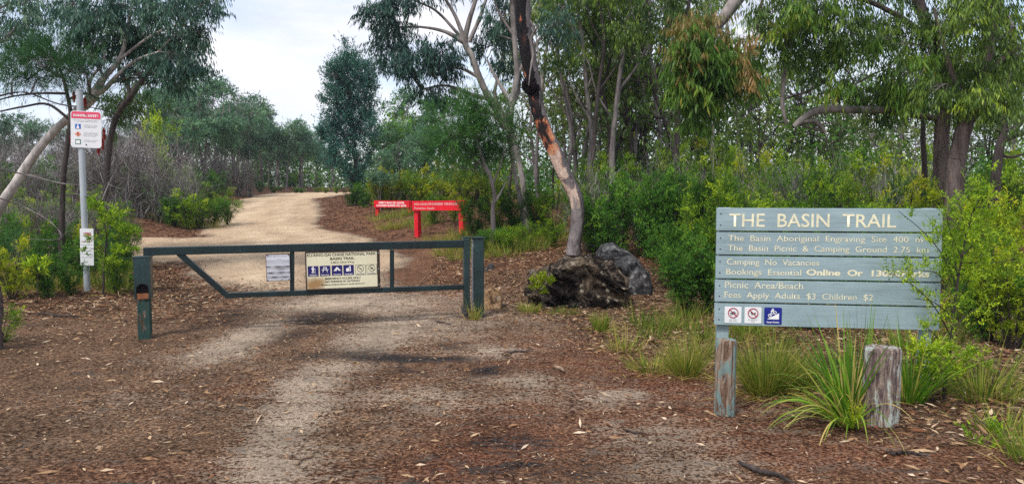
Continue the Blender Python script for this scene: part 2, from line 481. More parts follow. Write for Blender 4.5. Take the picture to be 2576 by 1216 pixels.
# ------------------------------------------------------------------ the ground
def near_masks(x, y):
    sand = np.zeros_like(x); dark = np.zeros_like(x); red = np.zeros_like(x)

    def blob(arr, u, v, ru, rv, s, pw=1.0):
        c = P0(u, v); a = P0(u, v-rv); b = P0(u, v+rv)
        rx = ru*c[1]/F; ry = max(.05, (a[1]-b[1])/2)
        q = ((x-c[0])/rx)**2 + ((y-c[1])/ry)**2
        arr += s*np.exp(-q**pw)
    def P0(u, v):
        d = ray(u, v); t = -CAMZ/d.z; return (d.x*t, d.y*t)
    for b in ((625, 850, 75, 50, .75), (945, 850, 90, 50, .6), (770, 970, 90, 55, .5), (720, 1070, 85, 70, .55), (690, 1180, 120, 70, .5),
              (1330, 960, 130, 22, .34), (1500, 1000, 170, 20, .30), (1640, 1090, 190, 44, .22), (1580, 985, 60, 12, .5),
              (880, 765, 230, 24, .6), (1120, 820, 160, 40, .3), (1230, 890, 120, 22, .35), (1750, 1180, 160, 50, .28), (980, 1000, 120, 30, .2),
              (480, 900, 180, 20, .12), (330, 1010, 200, 30, .15), (900, 1190, 120, 30, .15), (1130, 1010, 130, 40, .22)):
        blob(sand, *b)
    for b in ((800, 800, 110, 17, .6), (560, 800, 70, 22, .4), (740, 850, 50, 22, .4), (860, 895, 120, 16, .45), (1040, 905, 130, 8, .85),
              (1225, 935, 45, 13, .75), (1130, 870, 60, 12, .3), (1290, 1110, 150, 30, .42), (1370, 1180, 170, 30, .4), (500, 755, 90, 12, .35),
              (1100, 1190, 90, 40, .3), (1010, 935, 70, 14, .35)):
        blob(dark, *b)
    for b in ((1400, 900, 300, 60, .7), (1300, 1080, 260, 80, .8), (1750, 1000, 260, 120, .9), (300, 1190, 300, 40, .6), (900, 1190, 300, 30, .5),
              (1080, 760, 150, 40, .9), (700, 980, 260, 40, .5), (2300, 1150, 400, 80, .8), (1150, 1160, 200, 60, .6)):
        blob(red, *b)
    return sand, dark, red


def axis(dense0, dense1, step, lo, hi, g_=1.12):
    a = list(np.arange(dense0, dense1+1e-6, step)); s = step
    while a[-1] < hi: s = min(s*g_, 25); a.append(a[-1]+s)
    s = step
    while a[0] > lo: s = min(s*g_, 25); a.insert(0, a[0]-s)
    return np.array(a)


xs = axis(-6.5, 6.5, .07, -140, 140, 1.06); xs = np.clip(xs, -150, 150)
ys = np.concatenate([axis(3.4, 13, .07, -60, 13, 1.3), np.arange(13.12, 45, .16), np.arange(45.2, 80, .5)])
s_ = .5
ys = list(ys)
while ys[-1] < 235: s_ = min(s_*1.15, 25); ys.append(ys[-1]+s_)
ys = np.array([y for i, y in enumerate(ys) if i == 0 or y > ys[i-1]])
X, Y = np.meshgrid(xs, ys); Z = H(X, np.maximum(Y, 0))
dx_ = .012*fbm(X*5, Y*5, 21, 3)*(np.abs(X) < 8)*(Y < 14)
Z = Z + dx_
nx, ny = len(xs), len(ys)
gb = Buf()
i = (np.arange(ny-1)*nx)[:, None] + np.arange(nx-1)[None, :]
gb.add(np.stack([X, Y, Z], -1).reshape(-1, 3), np.stack([i, i+1, i+nx+1, i+nx], -1).reshape(-1, 4), 0)
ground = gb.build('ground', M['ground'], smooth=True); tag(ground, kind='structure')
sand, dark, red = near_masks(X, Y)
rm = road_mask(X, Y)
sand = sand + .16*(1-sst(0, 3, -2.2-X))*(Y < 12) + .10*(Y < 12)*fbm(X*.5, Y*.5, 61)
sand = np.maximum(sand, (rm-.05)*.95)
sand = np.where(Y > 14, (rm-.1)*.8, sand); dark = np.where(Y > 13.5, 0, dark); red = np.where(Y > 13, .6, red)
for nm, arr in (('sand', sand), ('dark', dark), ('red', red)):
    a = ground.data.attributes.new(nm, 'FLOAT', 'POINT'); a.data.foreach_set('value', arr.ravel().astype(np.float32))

# road: dips under the ground along its ragged edge, so the edge is a natural contour
rx = np.arange(-32, 3, .10); ry = np.arange(9.0, 75, .13)
RX, RY = np.meshgrid(rx, ry); rmk = road_mask(RX, RY)
RZ = H(RX, RY) + np.clip((rmk-.5)*.12, -.06, .022)
keep = (rmk > .12); nx2 = len(rx)
i = (np.arange(len(ry)-1)*nx2)[:, None] + np.arange(nx2-1)[None, :]
kf = keep[:-1, :-1] & keep[1:, 1:] & keep[:-1, 1:] & keep[1:, :-1]
ff = np.stack([i, i+1, i+nx2+1, i+nx2], -1)[kf]
used = np.unique(ff); remap = -np.ones(RX.size, np.int64); remap[used] = np.arange(len(used))
rb = Buf(); rb.add(np.stack([RX, RY, RZ], -1).reshape(-1, 3)[used], remap[ff], 0)
road = rb.build('road', M['road'], smooth=True); tag(road, kind='structure')
_t = (RX-np.interp(RY, XRY, XL))/(np.interp(RY, XRY, XR)-np.interp(RY, XRY, XL))
_tr = np.exp(-((_t-.30)/.09)**2)+np.exp(-((_t-.68)/.09)**2)
for nm, arr in (('edge', rmk), ('track', _tr)):
    a = road.data.attributes.new(nm, 'FLOAT', 'POINT'); a.data.foreach_set('value', arr.ravel()[used].astype(np.float32))

# ------------------------------------------------------------------ litter
def in_view(x, y, m=.6): return np.abs(x) < .70*y + m


def place_litter(n, x0, x1, y0, y1, Lr, Wr, tintf, dens, lift=.004, tilt=.25, name=None, buf=None):
    b = buf or Buf()
    x = rng.uniform(x0, x1, n); y = rng.uniform(y0, y1, n)
    k = in_view(x, y) & (rng.uniform(0, 1, n) < dens(x, y)); x, y = x[k], y[k]; n = len(x)
    z = H(x, y) + lift + .012*fbm(x*5, y*5, 21, 3)*(np.abs(x) < 8)*(y < 14)
    th = rng.uniform(0, 2*math.pi, n); L = rng.uniform(*Lr, n)*rng.choice([.6, 1, 1, 1.5], n); W = rng.uniform(*Wr, n)
    d = np.stack([np.cos(th), np.sin(th), rng.standard_normal(n)*tilt*.4], 1)
    nn = np.array([0, 0, 1.]) + rng.standard_normal((n, 3))*tilt
    base = np.stack([x, y, z + rng.uniform(0, .012, n)], 1)
    leaves(b, base, d, nn, L, W, np.clip(tintf(n, x, y), 0, 1))
    return b


def nearsand(x, y):
    s, d, r = near_masks(x, y); rmm = road_mask(x, y)
    return np.clip(np.maximum(s*1.2, rmm*1.1), 0, 1)


def fine_t(n, x, y): return np.clip(np.where(rng.uniform(0, 1, n) < .34, rng.uniform(.55, 1, n), rng.beta(1.3, 2.6, n)) + .2*vn(x*1.5, y*1.5, 2), 0, 1)
def leaf_t(n, x, y): return np.clip(rng.beta(2.0, 1.6, n), 0, 1)


b = place_litter(120000, -10, 10, 3.6, 13.5, (.014, .05), (.003, .009), fine_t, lambda x, y: (.35+.65*sst(-.3, .3, fbm(x*.7, y*.7, 91)))*(1-.7*nearsand(x, y)))
place_litter(15000, -10, 10, 3.6, 13.5, (.035, .10), (.008, .020), leaf_t, lambda x, y: (.25+.75*sst(-.4, .5, fbm(x*.6, y*.6, 31)+.25*sst(0, 3, x)))*(1-.75*nearsand(x, y)), buf=b, tilt=.35)
place_litter(900, -6, 6, 3.6, 12, (.05, .11), (.014, .028), lambda n, x, y: rng.uniform(.66, 1, n), lambda x, y: 1-.4*nearsand(x, y), buf=b, tilt=.5, lift=.008)
place_litter(2600, 1.2, 9, 3.6, 9, (.05, .12), (.014, .03), lambda n, x, y: rng.uniform(.45, .95, n), lambda x, y: sst(0, 1, (x-1.4-(8.5-y)*.1)*.5), buf=b, tilt=.6, lift=.01)
tag(b.build('leaf_litter', M['litter']), 'fallen leaves, bark flakes and twiglets strewn over the dirt in front of the gate', 'leaf litter', kind='stuff')
# thicker litter at the foot of the thicket and along the bank
b = place_litter(60000, -1.6, 9, 5.2, 17, (.04, .11), (.009, .024), leaf_t, lambda x, y: sst(-.2, .5, (x+1.6-(12.5-y)*.55)*.6 + .4*fbm(x, y, 8))*(1-nearsand(x, y)), buf=None, tilt=.45, lift=.01)
place_litter(26000, -12, -3.0, 9.2, 15.5, (.04, .12), (.01, .026), leaf_t, lambda x, y: sst(-.1, .5, np.minimum((y-9.4)*.5, (-3.6-x)*.4)+.3*fbm(x, y, 18))*(1-nearsand(x, y)), buf=b, tilt=.45, lift=.01)
place_litter(60000, -26, -1, 19.5, 44, (.06, .18), (.015, .04), lambda n, x, y: leaf_t(n, x, y)*.75, lambda x, y: (1-sst(.25, .55, road_mask(x, y)))*.8, buf=b, tilt=.45, lift=.012)
tag(b.build('bark_litter', M['litter']), 'thick brown bark and leaf litter banked under the bushes and beside the road', 'leaf litter', kind='stuff')
# road pebbles and specks
b = place_litter(16000, -14, 0, 9.5, 30, (.015, .05), (.008, .02), lambda n, x, y: rng.uniform(.1, .6, n), lambda x, y: sst(.4, .7, road_mask(x, y))*.5, lift=.024)
tag(b.build('road_gravel', M['litter']), 'small dark stones and twigs scattered on the pale sand road', 'gravel', kind='stuff')

# ------------------------------------------------------------------ painted / metal materials
def paint_mat(name, base, worn, amount=.5, scale=3, rough=.55, stretch=(1, 1, 1), bstr=.25):
    m, nt, out = newmat(name)
    n = noise(nt, coords(nt, stretch), scale, 6, .7, .5); n2 = noise(nt, coords(nt, (1, 1, 1)), 40, 4, .7)
    r = ramp(nt, [(.5+.2*(1-amount), g(0)), (.56+.2*(1-amount), g(1))]); nt.links.new(n, r.inputs[0])
    v = ramp(nt, [(.3, tuple(c*.80 for c in base)), (.7, tuple(min(1, c*1.12) for c in base))]); nt.links.new(noise(nt, coords(nt), 2.2, 4), v.inputs[0])
    w = ramp(nt, [(.3, tuple(c*.55 for c in worn)), (.7, worn)]); nt.links.new(n2, w.inputs[0])
    bsdf(nt, out, mixc(nt, r.outputs[0], v.outputs[0], w.outputs[0]), rough, .35, bump=n2, bstr=bstr, bdist=.005)
    return m


def chipped(name, base, chip):
    m, nt, out = newmat(name); v = coords(nt)
    n = noise(nt, v, 34, 5, .8, .4); n2 = noise(nt, coords(nt, (6, 6, .8)), 5, 5, .7); n3 = noise(nt, v, 2.5, 4)
    b_ = ramp(nt, [(.3, tuple(c*.7 for c in base)), (.6, base), (.75, tuple(c*1.8 for c in base))]); nt.links.new(n2, b_.inputs[0])
    r = ramp(nt, [(.70, g(0)), (.73, g(1))]); nt.links.new(n, r.inputs[0])
    r3 = ramp(nt, [(.4, g(.7)), (.7, g(1.5))]); nt.links.new(n3, r3.inputs[0])
    bsdf(nt, out, mixc(nt, r.outputs[0], mixc(nt, 1., b_.outputs[0], r3.outputs[0], 'MULTIPLY'), chip), .42, .4, bump=n, bstr=.15, bdist=.004); return m


M['green_paint'] = chipped('green_paint', (.006, .019, .021), (.30, .32, .32))
M['green_paint_post'] = chipped('green_paint_post', (.018, .042, .044), (.20, .21, .18))
M['rust'] = flat_mat('rust', (.30, .12, .055), .8, .2, .4, 14)
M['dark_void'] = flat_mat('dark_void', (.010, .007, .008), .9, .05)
M['red_paint'] = paint_mat('red_paint', (.70, .007, .022), (.42, .05, .04), .35, 8, .6)
M['cream_letter'] = flat_mat('cream_letter', (.86, .81, .58), .6, .2, .2, 30)
M['pale_letter'] = flat_mat('pale_letter', (.85, .60, .58), .6, .2, .3, 30)
M['white'] = flat_mat('white', (.80, .81, .82), .4, .4, .06)
M['white_letter'] = flat_mat('white_letter', (.88, .86, .84), .5, .3, .05)
M['black_letter'] = flat_mat('black_letter', (.02, .018, .016), .6, .2, .1)
M['grey_letter'] = flat_mat('grey_letter', (.30, .32, .34), .6, .2, .1)
M['sign_blue'] = flat_mat('sign_blue', (.018, .014, .13), .4, .4, .15)
M['sign_blue_bright'] = flat_mat('sign_blue_bright', (.010, .022, .26), .35, .5, .15)
M['sign_red'] = flat_mat('sign_red', (.42, .02, .05), .4, .4, .1)
M['pink_red'] = flat_mat('pink_red', (.78, .075, .15), .4, .4, .08)
M['icon_blue'] = flat_mat('icon_blue', (.03, .13, .50), .4, .4, .05)
M['icon_orange'] = flat_mat('icon_orange', (.75, .25, .15), .4, .4, .05)
M['icon_green'] = flat_mat('icon_green', (.07, .22, .17), .4, .4, .05)
M['galvanised'] = paint_mat('galvanised', (.40, .44, .47), (.50, .52, .54), .4, 14, .38)
M['frame_brown'] = flat_mat('frame_brown', (.045, .026, .020), .5, .3, .3)
M['bolt'] = flat_mat('bolt', (.10, .10, .11), .4, .5, .2, 20, .6)
M['paper'] = paint_mat('paper', (.60, .61, .66), (.36, .36, .38), .3, 9, .7)


def board_mat(name, base, worn, amt):
    m, nt, out = newmat(name)
    gr = noise(nt, coords(nt, (.35, 1, 9)), 7, 6, .7, .3); n = noise(nt, coords(nt, (1, 1, 2.5)), 2.3, 5, .65)
    v = ramp(nt, [(.28, tuple(c*.84 for c in base)), (.72, tuple(c*1.12 for c in base))]); nt.links.new(n, v.inputs[0])
    gg = ramp(nt, [(.32, g(.80)), (.5, g(1.0)), (.75, g(1.06))]); nt.links.new(gr, gg.inputs[0])
    col = mixc(nt, 1., v.outputs[0], gg.outputs[0], 'MULTIPLY')
    s = noise(nt, coords(nt, (2, 1, 2)), 3.5, 6, .75); sr = ramp(nt, [(.66-.1*amt, g(0)), (.74, g(.8))]); nt.links.new(s, sr.inputs[0])
    col = mixc(nt, sr.outputs[0], col, worn)
    bsdf(nt, out, col, .7, .25, bump=gr, bstr=.35, bdist=.004); return m


M['board_blue'] = board_mat('board_blue', (.290, .385, .412), (.19, .27, .27), .3)


def cream_panel_mat():
    m, nt, out = newmat('cream_panel')
    v = coords(nt)
    n = noise(nt, v, 3.2, 4, .6)
    base = ramp(nt, [(.3, (.66, .61, .42)), (.7, (.76, .72, .52))]); nt.links.new(n, base.inputs[0])
    # brown stain in the lower left corner
    sep = N(nt, 'SeparateXYZ'); nt.links.new(v, sep.inputs[0])
    dx = math_(nt, 'MULTIPLY', math_(nt, 'ADD', sep.outputs[0], -.10), 4.5)
    dz = math_(nt, 'MULTIPLY', math_(nt, 'ADD', sep.outputs[2], -.07), 7.)
    q = math_(nt, 'SQRT', math_(nt, 'ADD', math_(nt, 'MULTIPLY', dx, dx), math_(nt, 'MULTIPLY', dz, dz)))
    q = math_(nt, 'ADD', q, math_(nt, 'MULTIPLY', math_(nt, 'SUBTRACT', n, .5), 2.0))
    s = ramp(nt, [(.2, g(1)), (.9, g(0))]); nt.links.new(q, s.inputs[0])
    col = mixc(nt, s.outputs[0], base.outputs[0], (.34, .20, .085))
    bsdf(nt, out, col, .4, .4); return m


M['cream_panel'] = cream_panel_mat()


def post_wood_mat(name, paint, amt, red_wood):
    m, nt, out = newmat(name)
    v = coords(nt, (1, 1, .14)); gr = noise(nt, v, 26, 6, .75, .8); pt = noise(nt, coords(nt, (1, 1, .4)), 6, 5, .7, .6)
    wood = ramp(nt, [(.28, (.03, .017, .014)), (.44, red_wood), (.6, (.38, .30, .23)), (.75, (.52, .45, .38))]); nt.links.new(gr, wood.inputs[0])
    k = math_(nt, 'ADD', pt, math_(nt, 'MULTIPLY', math_(nt, 'SUBTRACT', gr, .5), .5))
    r = ramp(nt, [(.5-amt*.12, g(0)), (.55-amt*.12, g(1))]); nt.links.new(k, r.inputs[0])
    pc = ramp(nt, [(.3, tuple(c*.75 for c in paint)), (.7, paint)]); nt.links.new(gr, pc.inputs[0])
    bsdf(nt, out, mixc(nt, r.outputs[0], wood.outputs[0], pc.outputs[0]), .85, .15, bump=gr, bstr=.9, bdist=.02); return m


M['bollard_blue'] = post_wood_mat('bollard_blue', (.20, .285, .27), .3, (.15, .09, .06))
M['bollard_worn'] = post_wood_mat('bollard_worn', (.48, .52, .47), -.1, (.12, .085, .085))


# ------------------------------------------------------------------ vertical planes for signs
class Pl:
    """upright plane through two ground-plan points; s runs from a to b, front faces the camera"""
    def __init__(s, a, b):
        s.a = Vector((a[0], a[1], 0)); d = Vector((b[0]-a[0], b[1]-a[1], 0)); s.L = d.length; s.d = d.normalized()
        s.rz = math.atan2(s.d.y, s.d.x); s.n = Vector((s.d.y, -s.d.x, 0))
    def at(s, u, v, off=0):
        r = ray(u, v); o = Vector((0, 0, CAMZ)); a = s.a+s.n*off
        t = (a-o).dot(s.n)/r.dot(s.n); p = o+r*t
        return (p-s.a).dot(s.d), p.z


# ---- main trail sign
TL, TR = P(1803, 520, 6.75), P(2372, 527, 6.47)
pl = Pl(TL, TR); W_ = (TR.xy-TL.xy).length; ztop = (TL.z+TR.z)/2
sc = (ztop-(P(1798, 812, 6.75).z+P(2360, 832, 6.47).z)/2)/1.045
sign = thing('trail_sign', 'big slate-blue timber board sign reading THE BASIN TRAIL in cream letters', 'sign', (TL.x, TL.y, 0), pl.rz)
boards = [(0, .200), (.215, .412), (.427, .625), (.640, .835), (.850, 1.045)]
bo = []
for k, (t0, t1) in enumerate(boards):
    bm = bmesh.new(); e0 = random.uniform(-.004, .004); e1 = random.uniform(-.006, .006)
    abox(bm, e0, W_+e1, -.022, .022, ztop-t1*sc, ztop-t0*sc)
    o = bm_obj('board', bm, M['board_blue'], sign, .003); bo.append(o)
    bm = bmesh.new()
    for bx in (.035, W_-.04):
        for tz in (t0+.05, t1-.05): cyl(bm, (bx, -.020, ztop-tz*sc), (bx, -.026, ztop-tz*sc), .006, 8)
    bm_obj('bolt', bm, M['bolt'], o)
def sx(x): return (x-70)/2030*W_
for kb, s, x0, x1, bl, cap, bold in ((0, 'THE  BASIN  TRAIL', 185, 1690, .163, .114, .010), (1, 'The  Basin  Aboriginal  Engraving  Site  400  m', 180, 1925, .290, .050, .0),
        (1, 'The  Basin  Picnic  &  Camping  Ground  2.75  km', 178, 1980, .378, .050, .0), (2, 'Camping  No  Vacancies', 172, 1018, .502, .052, .002),
        (2, 'Bookings  Essential', 168, 858, .590, .052, .002), (2, 'Online  Or  13000Parks', 905, 1995, .585, .050, .038),
        (3, 'Picnic  Area/Beach', 158, 878, .710, .056, .002), (3, 'Fees  Apply  Adults  $3  Children  $2', 155, 1510, .797, .052, .002)):
    text('lettering', s, sx(x0), ztop-bl*sc, sx(x1)-sx(x0), cap*sc, M['cream_letter'], bo[kb], -.0245, bold)
for q, x in enumerate((.045, W_-.13)):
    bm = bmesh.new(); gx, gy = (TL + (TR-TL)*((x+.05)/W_)).xy
    abox(bm, x-.02 if q == 0 else x, x+.085, .024, .115, Hs(gx, gy)-.25, ztop-.0+.002)
    bm_obj('post', bm, M['board_blue'], sign, .003)


def ring(bm, cx, cz, r, w, y0, y1, seg=28):
    for k in range(seg):
        a, b = 2*math.pi*k/seg, 2*math.pi*(k+1)/seg
        prism(bm, [(cx+math.cos(t)*q, cz+math.sin(t)*q) for t, q in ((a, r), (b, r), (b, r-w), (a, r-w))], y0, y1)


def bar(bm, x0, z0, x1, z1, w, y0, y1):
    d = Vector((x1-x0, z1-z0)); n = Vector((-d.y, d.x)).normalized()*w/2
    prism(bm, [(x0+n.x, z0+n.y), (x1+n.x, z1+n.y), (x1-n.x, z1-n.y), (x0-n.x, z0-n.y)], y0, y1)


def disc(bm, cx, cz, r, y0, y1, seg=16):
    prism(bm, [(cx+math.cos(2*math.pi*k/seg)*r, cz+math.sin(2*math.pi*k/seg)*r) for k in range(seg)], y0, y1)


def picto(kind, parent, cx, cz, s, mat, y=-.004):
    """small pictogram centred at cx, cz, size s"""
    bm = bmesh.new(); y1 = y+.0015
    def B(a, b, c, d, w): bar(bm, cx+a*s, cz+b*s, cx+c*s, cz+d*s, w*s, y, y1)
    def D(a, b, r): disc(bm, cx+a*s, cz+b*s, r*s, y, y1)
    def Pg(p): prism(bm, [(cx+a*s, cz+b*s) for a, b in p], y, y1)
    if kind == 'walker':
        D(.0, .40, .075); Pg([(-.11, .30), (.09, .30), (.08, 0), (-.10, 0)]); Pg([(-.2, .28), (-.12, .30), (-.12, .08), (-.2, .10)])
        B(-.05, .0, -.14, -.40, .09); B(.04, .0, .10, -.40, .09); B(.07, .26, .22, .10, .06); B(.24, .22, .26, -.40, .03)
    elif kind == 'table':
        B(-.24, .28, .24, .28, .09); B(-.40, .02, .40, .02, .08); B(-.14, .26, -.28, -.30, .07); B(.14, .26, .28, -.30, .07)
    elif kind == 'tent':
        Pg([(0, .34), (.42, -.18), (.20, -.18), (.04, .10), (-.06, -.18), (-.42, -.18)]); B(.02, .30, .46, -.14, .03)
    elif kind == 'bin':
        Pg([(-.30, .10), (.06, .10), (.06, -.30), (-.30, -.30)]); D(.18, .36, .07); Pg([(.12, .28), (.26, .28), (.26, -.30), (.12, -.30)]); B(.14, .22, -.10, .14, .06)
    elif kind == 'dog':
        Pg([(-.22, .12), (-.10, .10), (-.02, .02), (.18, .04), (.26, .16), (.22, .02), (.20, -.2), (.14, -.2), (.12, -.06), (-.06, -.06), (-.08, -.2), (-.14, -.2), (-.14, .0), (-.24, .04)])
    elif kind == 'bike':
        ring(bm, cx-.17*s, cz-.08*s, .13*s, .035*s, y, y1, 14); ring(bm, cx+.17*s, cz-.08*s, .13*s, .035*s, y, y1, 14)
        B(-.17, -.08, -.05, .12, .035); B(-.05, .12, .12, .12, .035); B(.17, -.08, .10, .2, .035); B(-.17, -.08, .02, -.08, .035); B(.02, -.08, .12, .12, .035)
    elif kind == 'hill':
        Pg([(-.40, -.28), (.40, -.28), (.40, .16)])
        ring(bm, cx-.22*s, cz-.02*s, .12*s, .04*s, y, y1, 14); ring(bm, cx+.12*s, cz+.20*s, .12*s, .04*s, y, y1, 14)
        B(-.22, -.02, -.10, .24, .05); B(-.10, .24, .06, .30, .05); B(-.22, -.02, .12, .20, .04); D(-.02, .40, .07); B(-.14, .26, -.04, .36, .09)
    return bm_obj('pictogram', bm, mat, parent)


def plate(parent, x0, x1, z0, z1, mat, name, y0=-.004, y1=0., r=.008):
    bm = bmesh.new(); pts = []
    for cx, cz, a in ((x1-r, z1-r, 0), (x0+r, z1-r, 90), (x0+r, z0+r, 180), (x1-r, z0+r, 270)):
        for k in range(4): t = R(a+k*30); pts.append((cx+math.cos(t)*r, cz+math.sin(t)*r))
    prism(bm, pts, y0, y1); return bm_obj(name, bm, mat, parent)


# the three small plates screwed to the lowest board
for x0, x1, kind in ((160, 318, 'bike'), (346, 503, 'dog'), (529, 690, 'hill')):
    a, b_ = sx(x0), sx(x1); z1 = ztop-.878*sc; z0 = z1-(b_-a)*1.0; cx = (a+b_)/2; w = b_-a
    o = plate(sign, a, b_, z0, z1, M['sign_blue_bright'] if kind == 'hill' else M['white'], 'plate', -.027, -.0225)
    o['label'] = {'bike': 'white plate with a red ring over a bicycle', 'dog': 'white plate with a struck-out dog', 'hill': 'blue plate with a bicycle riding up a slope'}[kind]
    if kind == 'hill':
        picto('hill', o, cx, z1-w*.46, w*.85, M['white_letter'], -.030); text('lettering', 'Steep Grades', a+w*.14, z0+w*.09, w*.72, w*.085, M['white_letter'], o, -.0285, .03)
    else:
        picto(kind, o, cx, z1-w*.38, w*.62, M['black_letter'], -.030)
        bm = bmesh.new(); ring(bm, cx, z1-w*.37, w*.31, w*.045, -.032, -.0275); bar(bm, cx-w*.2, z1-w*.17, cx+w*.2, z1-w*.57, w*.04, -.032, -.0275)
        bm_obj('prohibition_ring', bm, M['sign_red'], o)
        if kind == 'bike':
            text('lettering', 'No Trail', a+w*.30, z0+w*.2, w*.4, w*.06, M['grey_letter'], o, -.0285, .02); text('lettering', 'Bike Riding', a+w*.26, z0+w*.09, w*.5, w*.06, M['grey_letter'], o, -.0285, .02)
        else:
            text('lettering', 'No Dogs Or', a+w*.22, z0+w*.2, w*.55, w*.06, M['grey_letter'], o, -.0285, .02); text('lettering', 'Pets', a+w*.38, z0+w*.09, w*.24, w*.06, M['grey_letter'], o, -.0285, .02)

# ---- gate
GA, GB = P(362, 628, 8.75), P(1172, 608, 9.68)
gp = Pl(GA, GB)
def seg_box(bm, u0, v0, u1, v1, h, y0=-.03, y1=.03):
    """bar whose centre line runs between two seen points of the gate plane; h = height across"""
    (s0, z0), (s1, z1) = gp.at(u0, v0), gp.at(u1, v1)
    bar(bm, s0, z0, s1, z1, h, y0, y1)
gate = thing('boom_gate', 'long dark green steel swing gate with a slanted left end closing the dirt road', 'gate', (GA.x, GA.y, 0), gp.rz)
bm = bmesh.new(); seg_box(bm, 362, 632, 1166, 612.5, .095, -.045, .045); bm_obj('top_rail', bm, M['green_paint'], gate, .006)
bm = bmesh.new(); seg_box(bm, 566, 742.5, 1166, 721, .062, -.036, .036); bm_obj('bottom_rail', bm, M['green_paint'], gate, .005)
bm = bmesh.new(); seg_box(bm, 450, 636, 569, 740, .066, -.031, .031); bm_obj('diagonal_brace', bm, M['green_paint'], gate, .004)
for u in (735, 986):
    bm = bmesh.new(); seg_box(bm, u, 628, u, 734, .052, -.028, .028); bm_obj('upright', bm, M['green_paint'], gate, .004)
bm = bmesh.new(); s0, z0 = gp.at(1163, 600); s1, z1 = gp.at(1181, 771); abox(bm, s0+.012, s1, -.05, .05, z1, z0)
hp = bm_obj('hinge_tube', bm, M['green_paint_post'], gate, .008)
bm = bmesh.new()
cyl(bm, ((s0+s1)/2, 0, z1-.03), ((s0+s1)/2, 0, z1), .062, 20); cyl(bm, ((s0+s1)/2, 0, z1-.08), ((s0+s1)/2, 0, z1-.045), .058, 20); cyl(bm, ((s0+s1)/2, 0, z1-.12), ((s0+s1)/2, 0, z1+.01), .03, 16)
abox(bm, (s0+s1)/2, s1+.09, -.014, .014, z1-.075, z1-.045); bm_obj('hinge', bm, M['bolt'], gate)
# park notice
x0, zt = gp.at(768, 634, .05); x1, _ = gp.at(956, 634, .05); _, zb = gp.at(860, 727, .05); zt = gp.at(860, 631, .05)[1]
Wn, Hn = x1-x0, zt-zb
nb = bpy.data.objects.new('notice_board', None); COL.objects.link(nb); nb.parent = gate; nb.location = (x0, -.052, zb); nb['label'] = 'cream park notice in a brown frame with six square symbols'
nb.rotation_euler = (0, R(-.7), 0)
bm = bmesh.new(); abox(bm, .012, Wn-.03, -.004, .004, .014, Hn-.014); 
panel = bm_obj('panel', bm, M['cream_panel'], nb)
def notice_parts():
    bm = bmesh.new()
    for a in ((0, .013, -.010, .012, 0, Hn), (Wn-.035, Wn, -.010, .012, 0, Hn), (.013, Wn-.035, -.010, .012, 0, .015), (.013, Wn-.035, -.010, .012, Hn-.015, Hn)): abox(bm, *a)
    bm_obj('frame', bm, M['frame_brown'], nb, .001)
    bm = bmesh.new()
    for z in (.04, Hn/2, Hn-.04): cyl(bm, (Wn-.017, -.009, z), (Wn-.017, -.014, z), .006, 10)
    bm_obj('screws', bm, M['galvanised'], nb).name = 'screw'
notice_parts()
# crop: 2575/900 px scale; panel from 530..1375 (x) and 300..740 (y)
def nxp(x): return (x-528)/(1372-528)*Wn
def nzp(y, x): return Hn - (y-(312-(x-530)*.018))/(432)*Hn
def nt_text(s, xa, xb, yb, cap, mat='black_letter', bold=.02): text('lettering', s, nxp(xa), nzp(yb, xa), nxp(xb)-nxp(xa), cap/432*Hn, M[mat], nb, -.0055, bold)
nt_text('KU-RING-GAI CHASE NATIONAL PARK', 550, 1328, 368, 30, bold=.012); nt_text('BASIN TRAIL', 808, 1080, 406, 26)
nt_text('2.8km One-Way', 810, 1078, 446, 22, bold=0)
nt_text('EMERGENCY ACCESS ONLY', 742, 1148, 628, 21); nt_text('NO PARKING IN GATEWAY', 748, 1142, 662, 21); nt_text('MAXIMUM OFFENCE PENALTY $3,300 NPWS ACT', 698, 1194, 694, 13)
for xa, kind, cap in ((555, 'walker', 'Walkers'), (688, 'table', 'Picnic Area'), (822, 'tent', 'Camping Area'), (953, 'bin', 'Use the Bins'), (1088, 'dog', 'No Dogs'), (1218, 'bike', 'No Bikes')):
    yc = 524-(xa-555)*.018; cx, cz = nxp(xa+59), nzp(yc+6, xa+59); w = nxp(118)-nxp(0)
    blue = kind not in ('dog', 'bike')
    o = plate(nb, cx-w/2, cx+w/2, cz-w/2, cz+w/2, M['sign_blue'] if blue else M['cream_panel'], 'symbol_plate', -.0062, -.0042, .006)
    picto(kind, o, cx, cz+w*.1, w*(.78 if blue else .5), M['white_letter'] if blue else M['black_letter'], -.0085)
    if not blue:
        bm = bmesh.new(); ring(bm, cx, cz+w*.1, w*.33, w*.035, -.0085, -.0065); bar(bm, cx-w*.22, cz+w*.32, cx+w*.22, cz-w*.12, w*.03, -.0085, -.0065)
        for a, b2, c, d in ((-.5, .5, .5, .5), (-.5, -.5, .5, -.5), (-.5, -.5, -.5, .5), (.5, -.5, .5, .5)): bar(bm, cx+a*w*.96, cz+b2*w*.96, cx+c*w*.96, cz+d*w*.96, w*.02, -.0085, -.0065)
        bm_obj('prohibition_ring', bm, M['black_letter'], o)
    text('lettering', cap, cx-w*.36, cz-w*.43, w*.72, w*.10, M['white_letter'] if blue else M['grey_letter'], o, -.0085, .03)
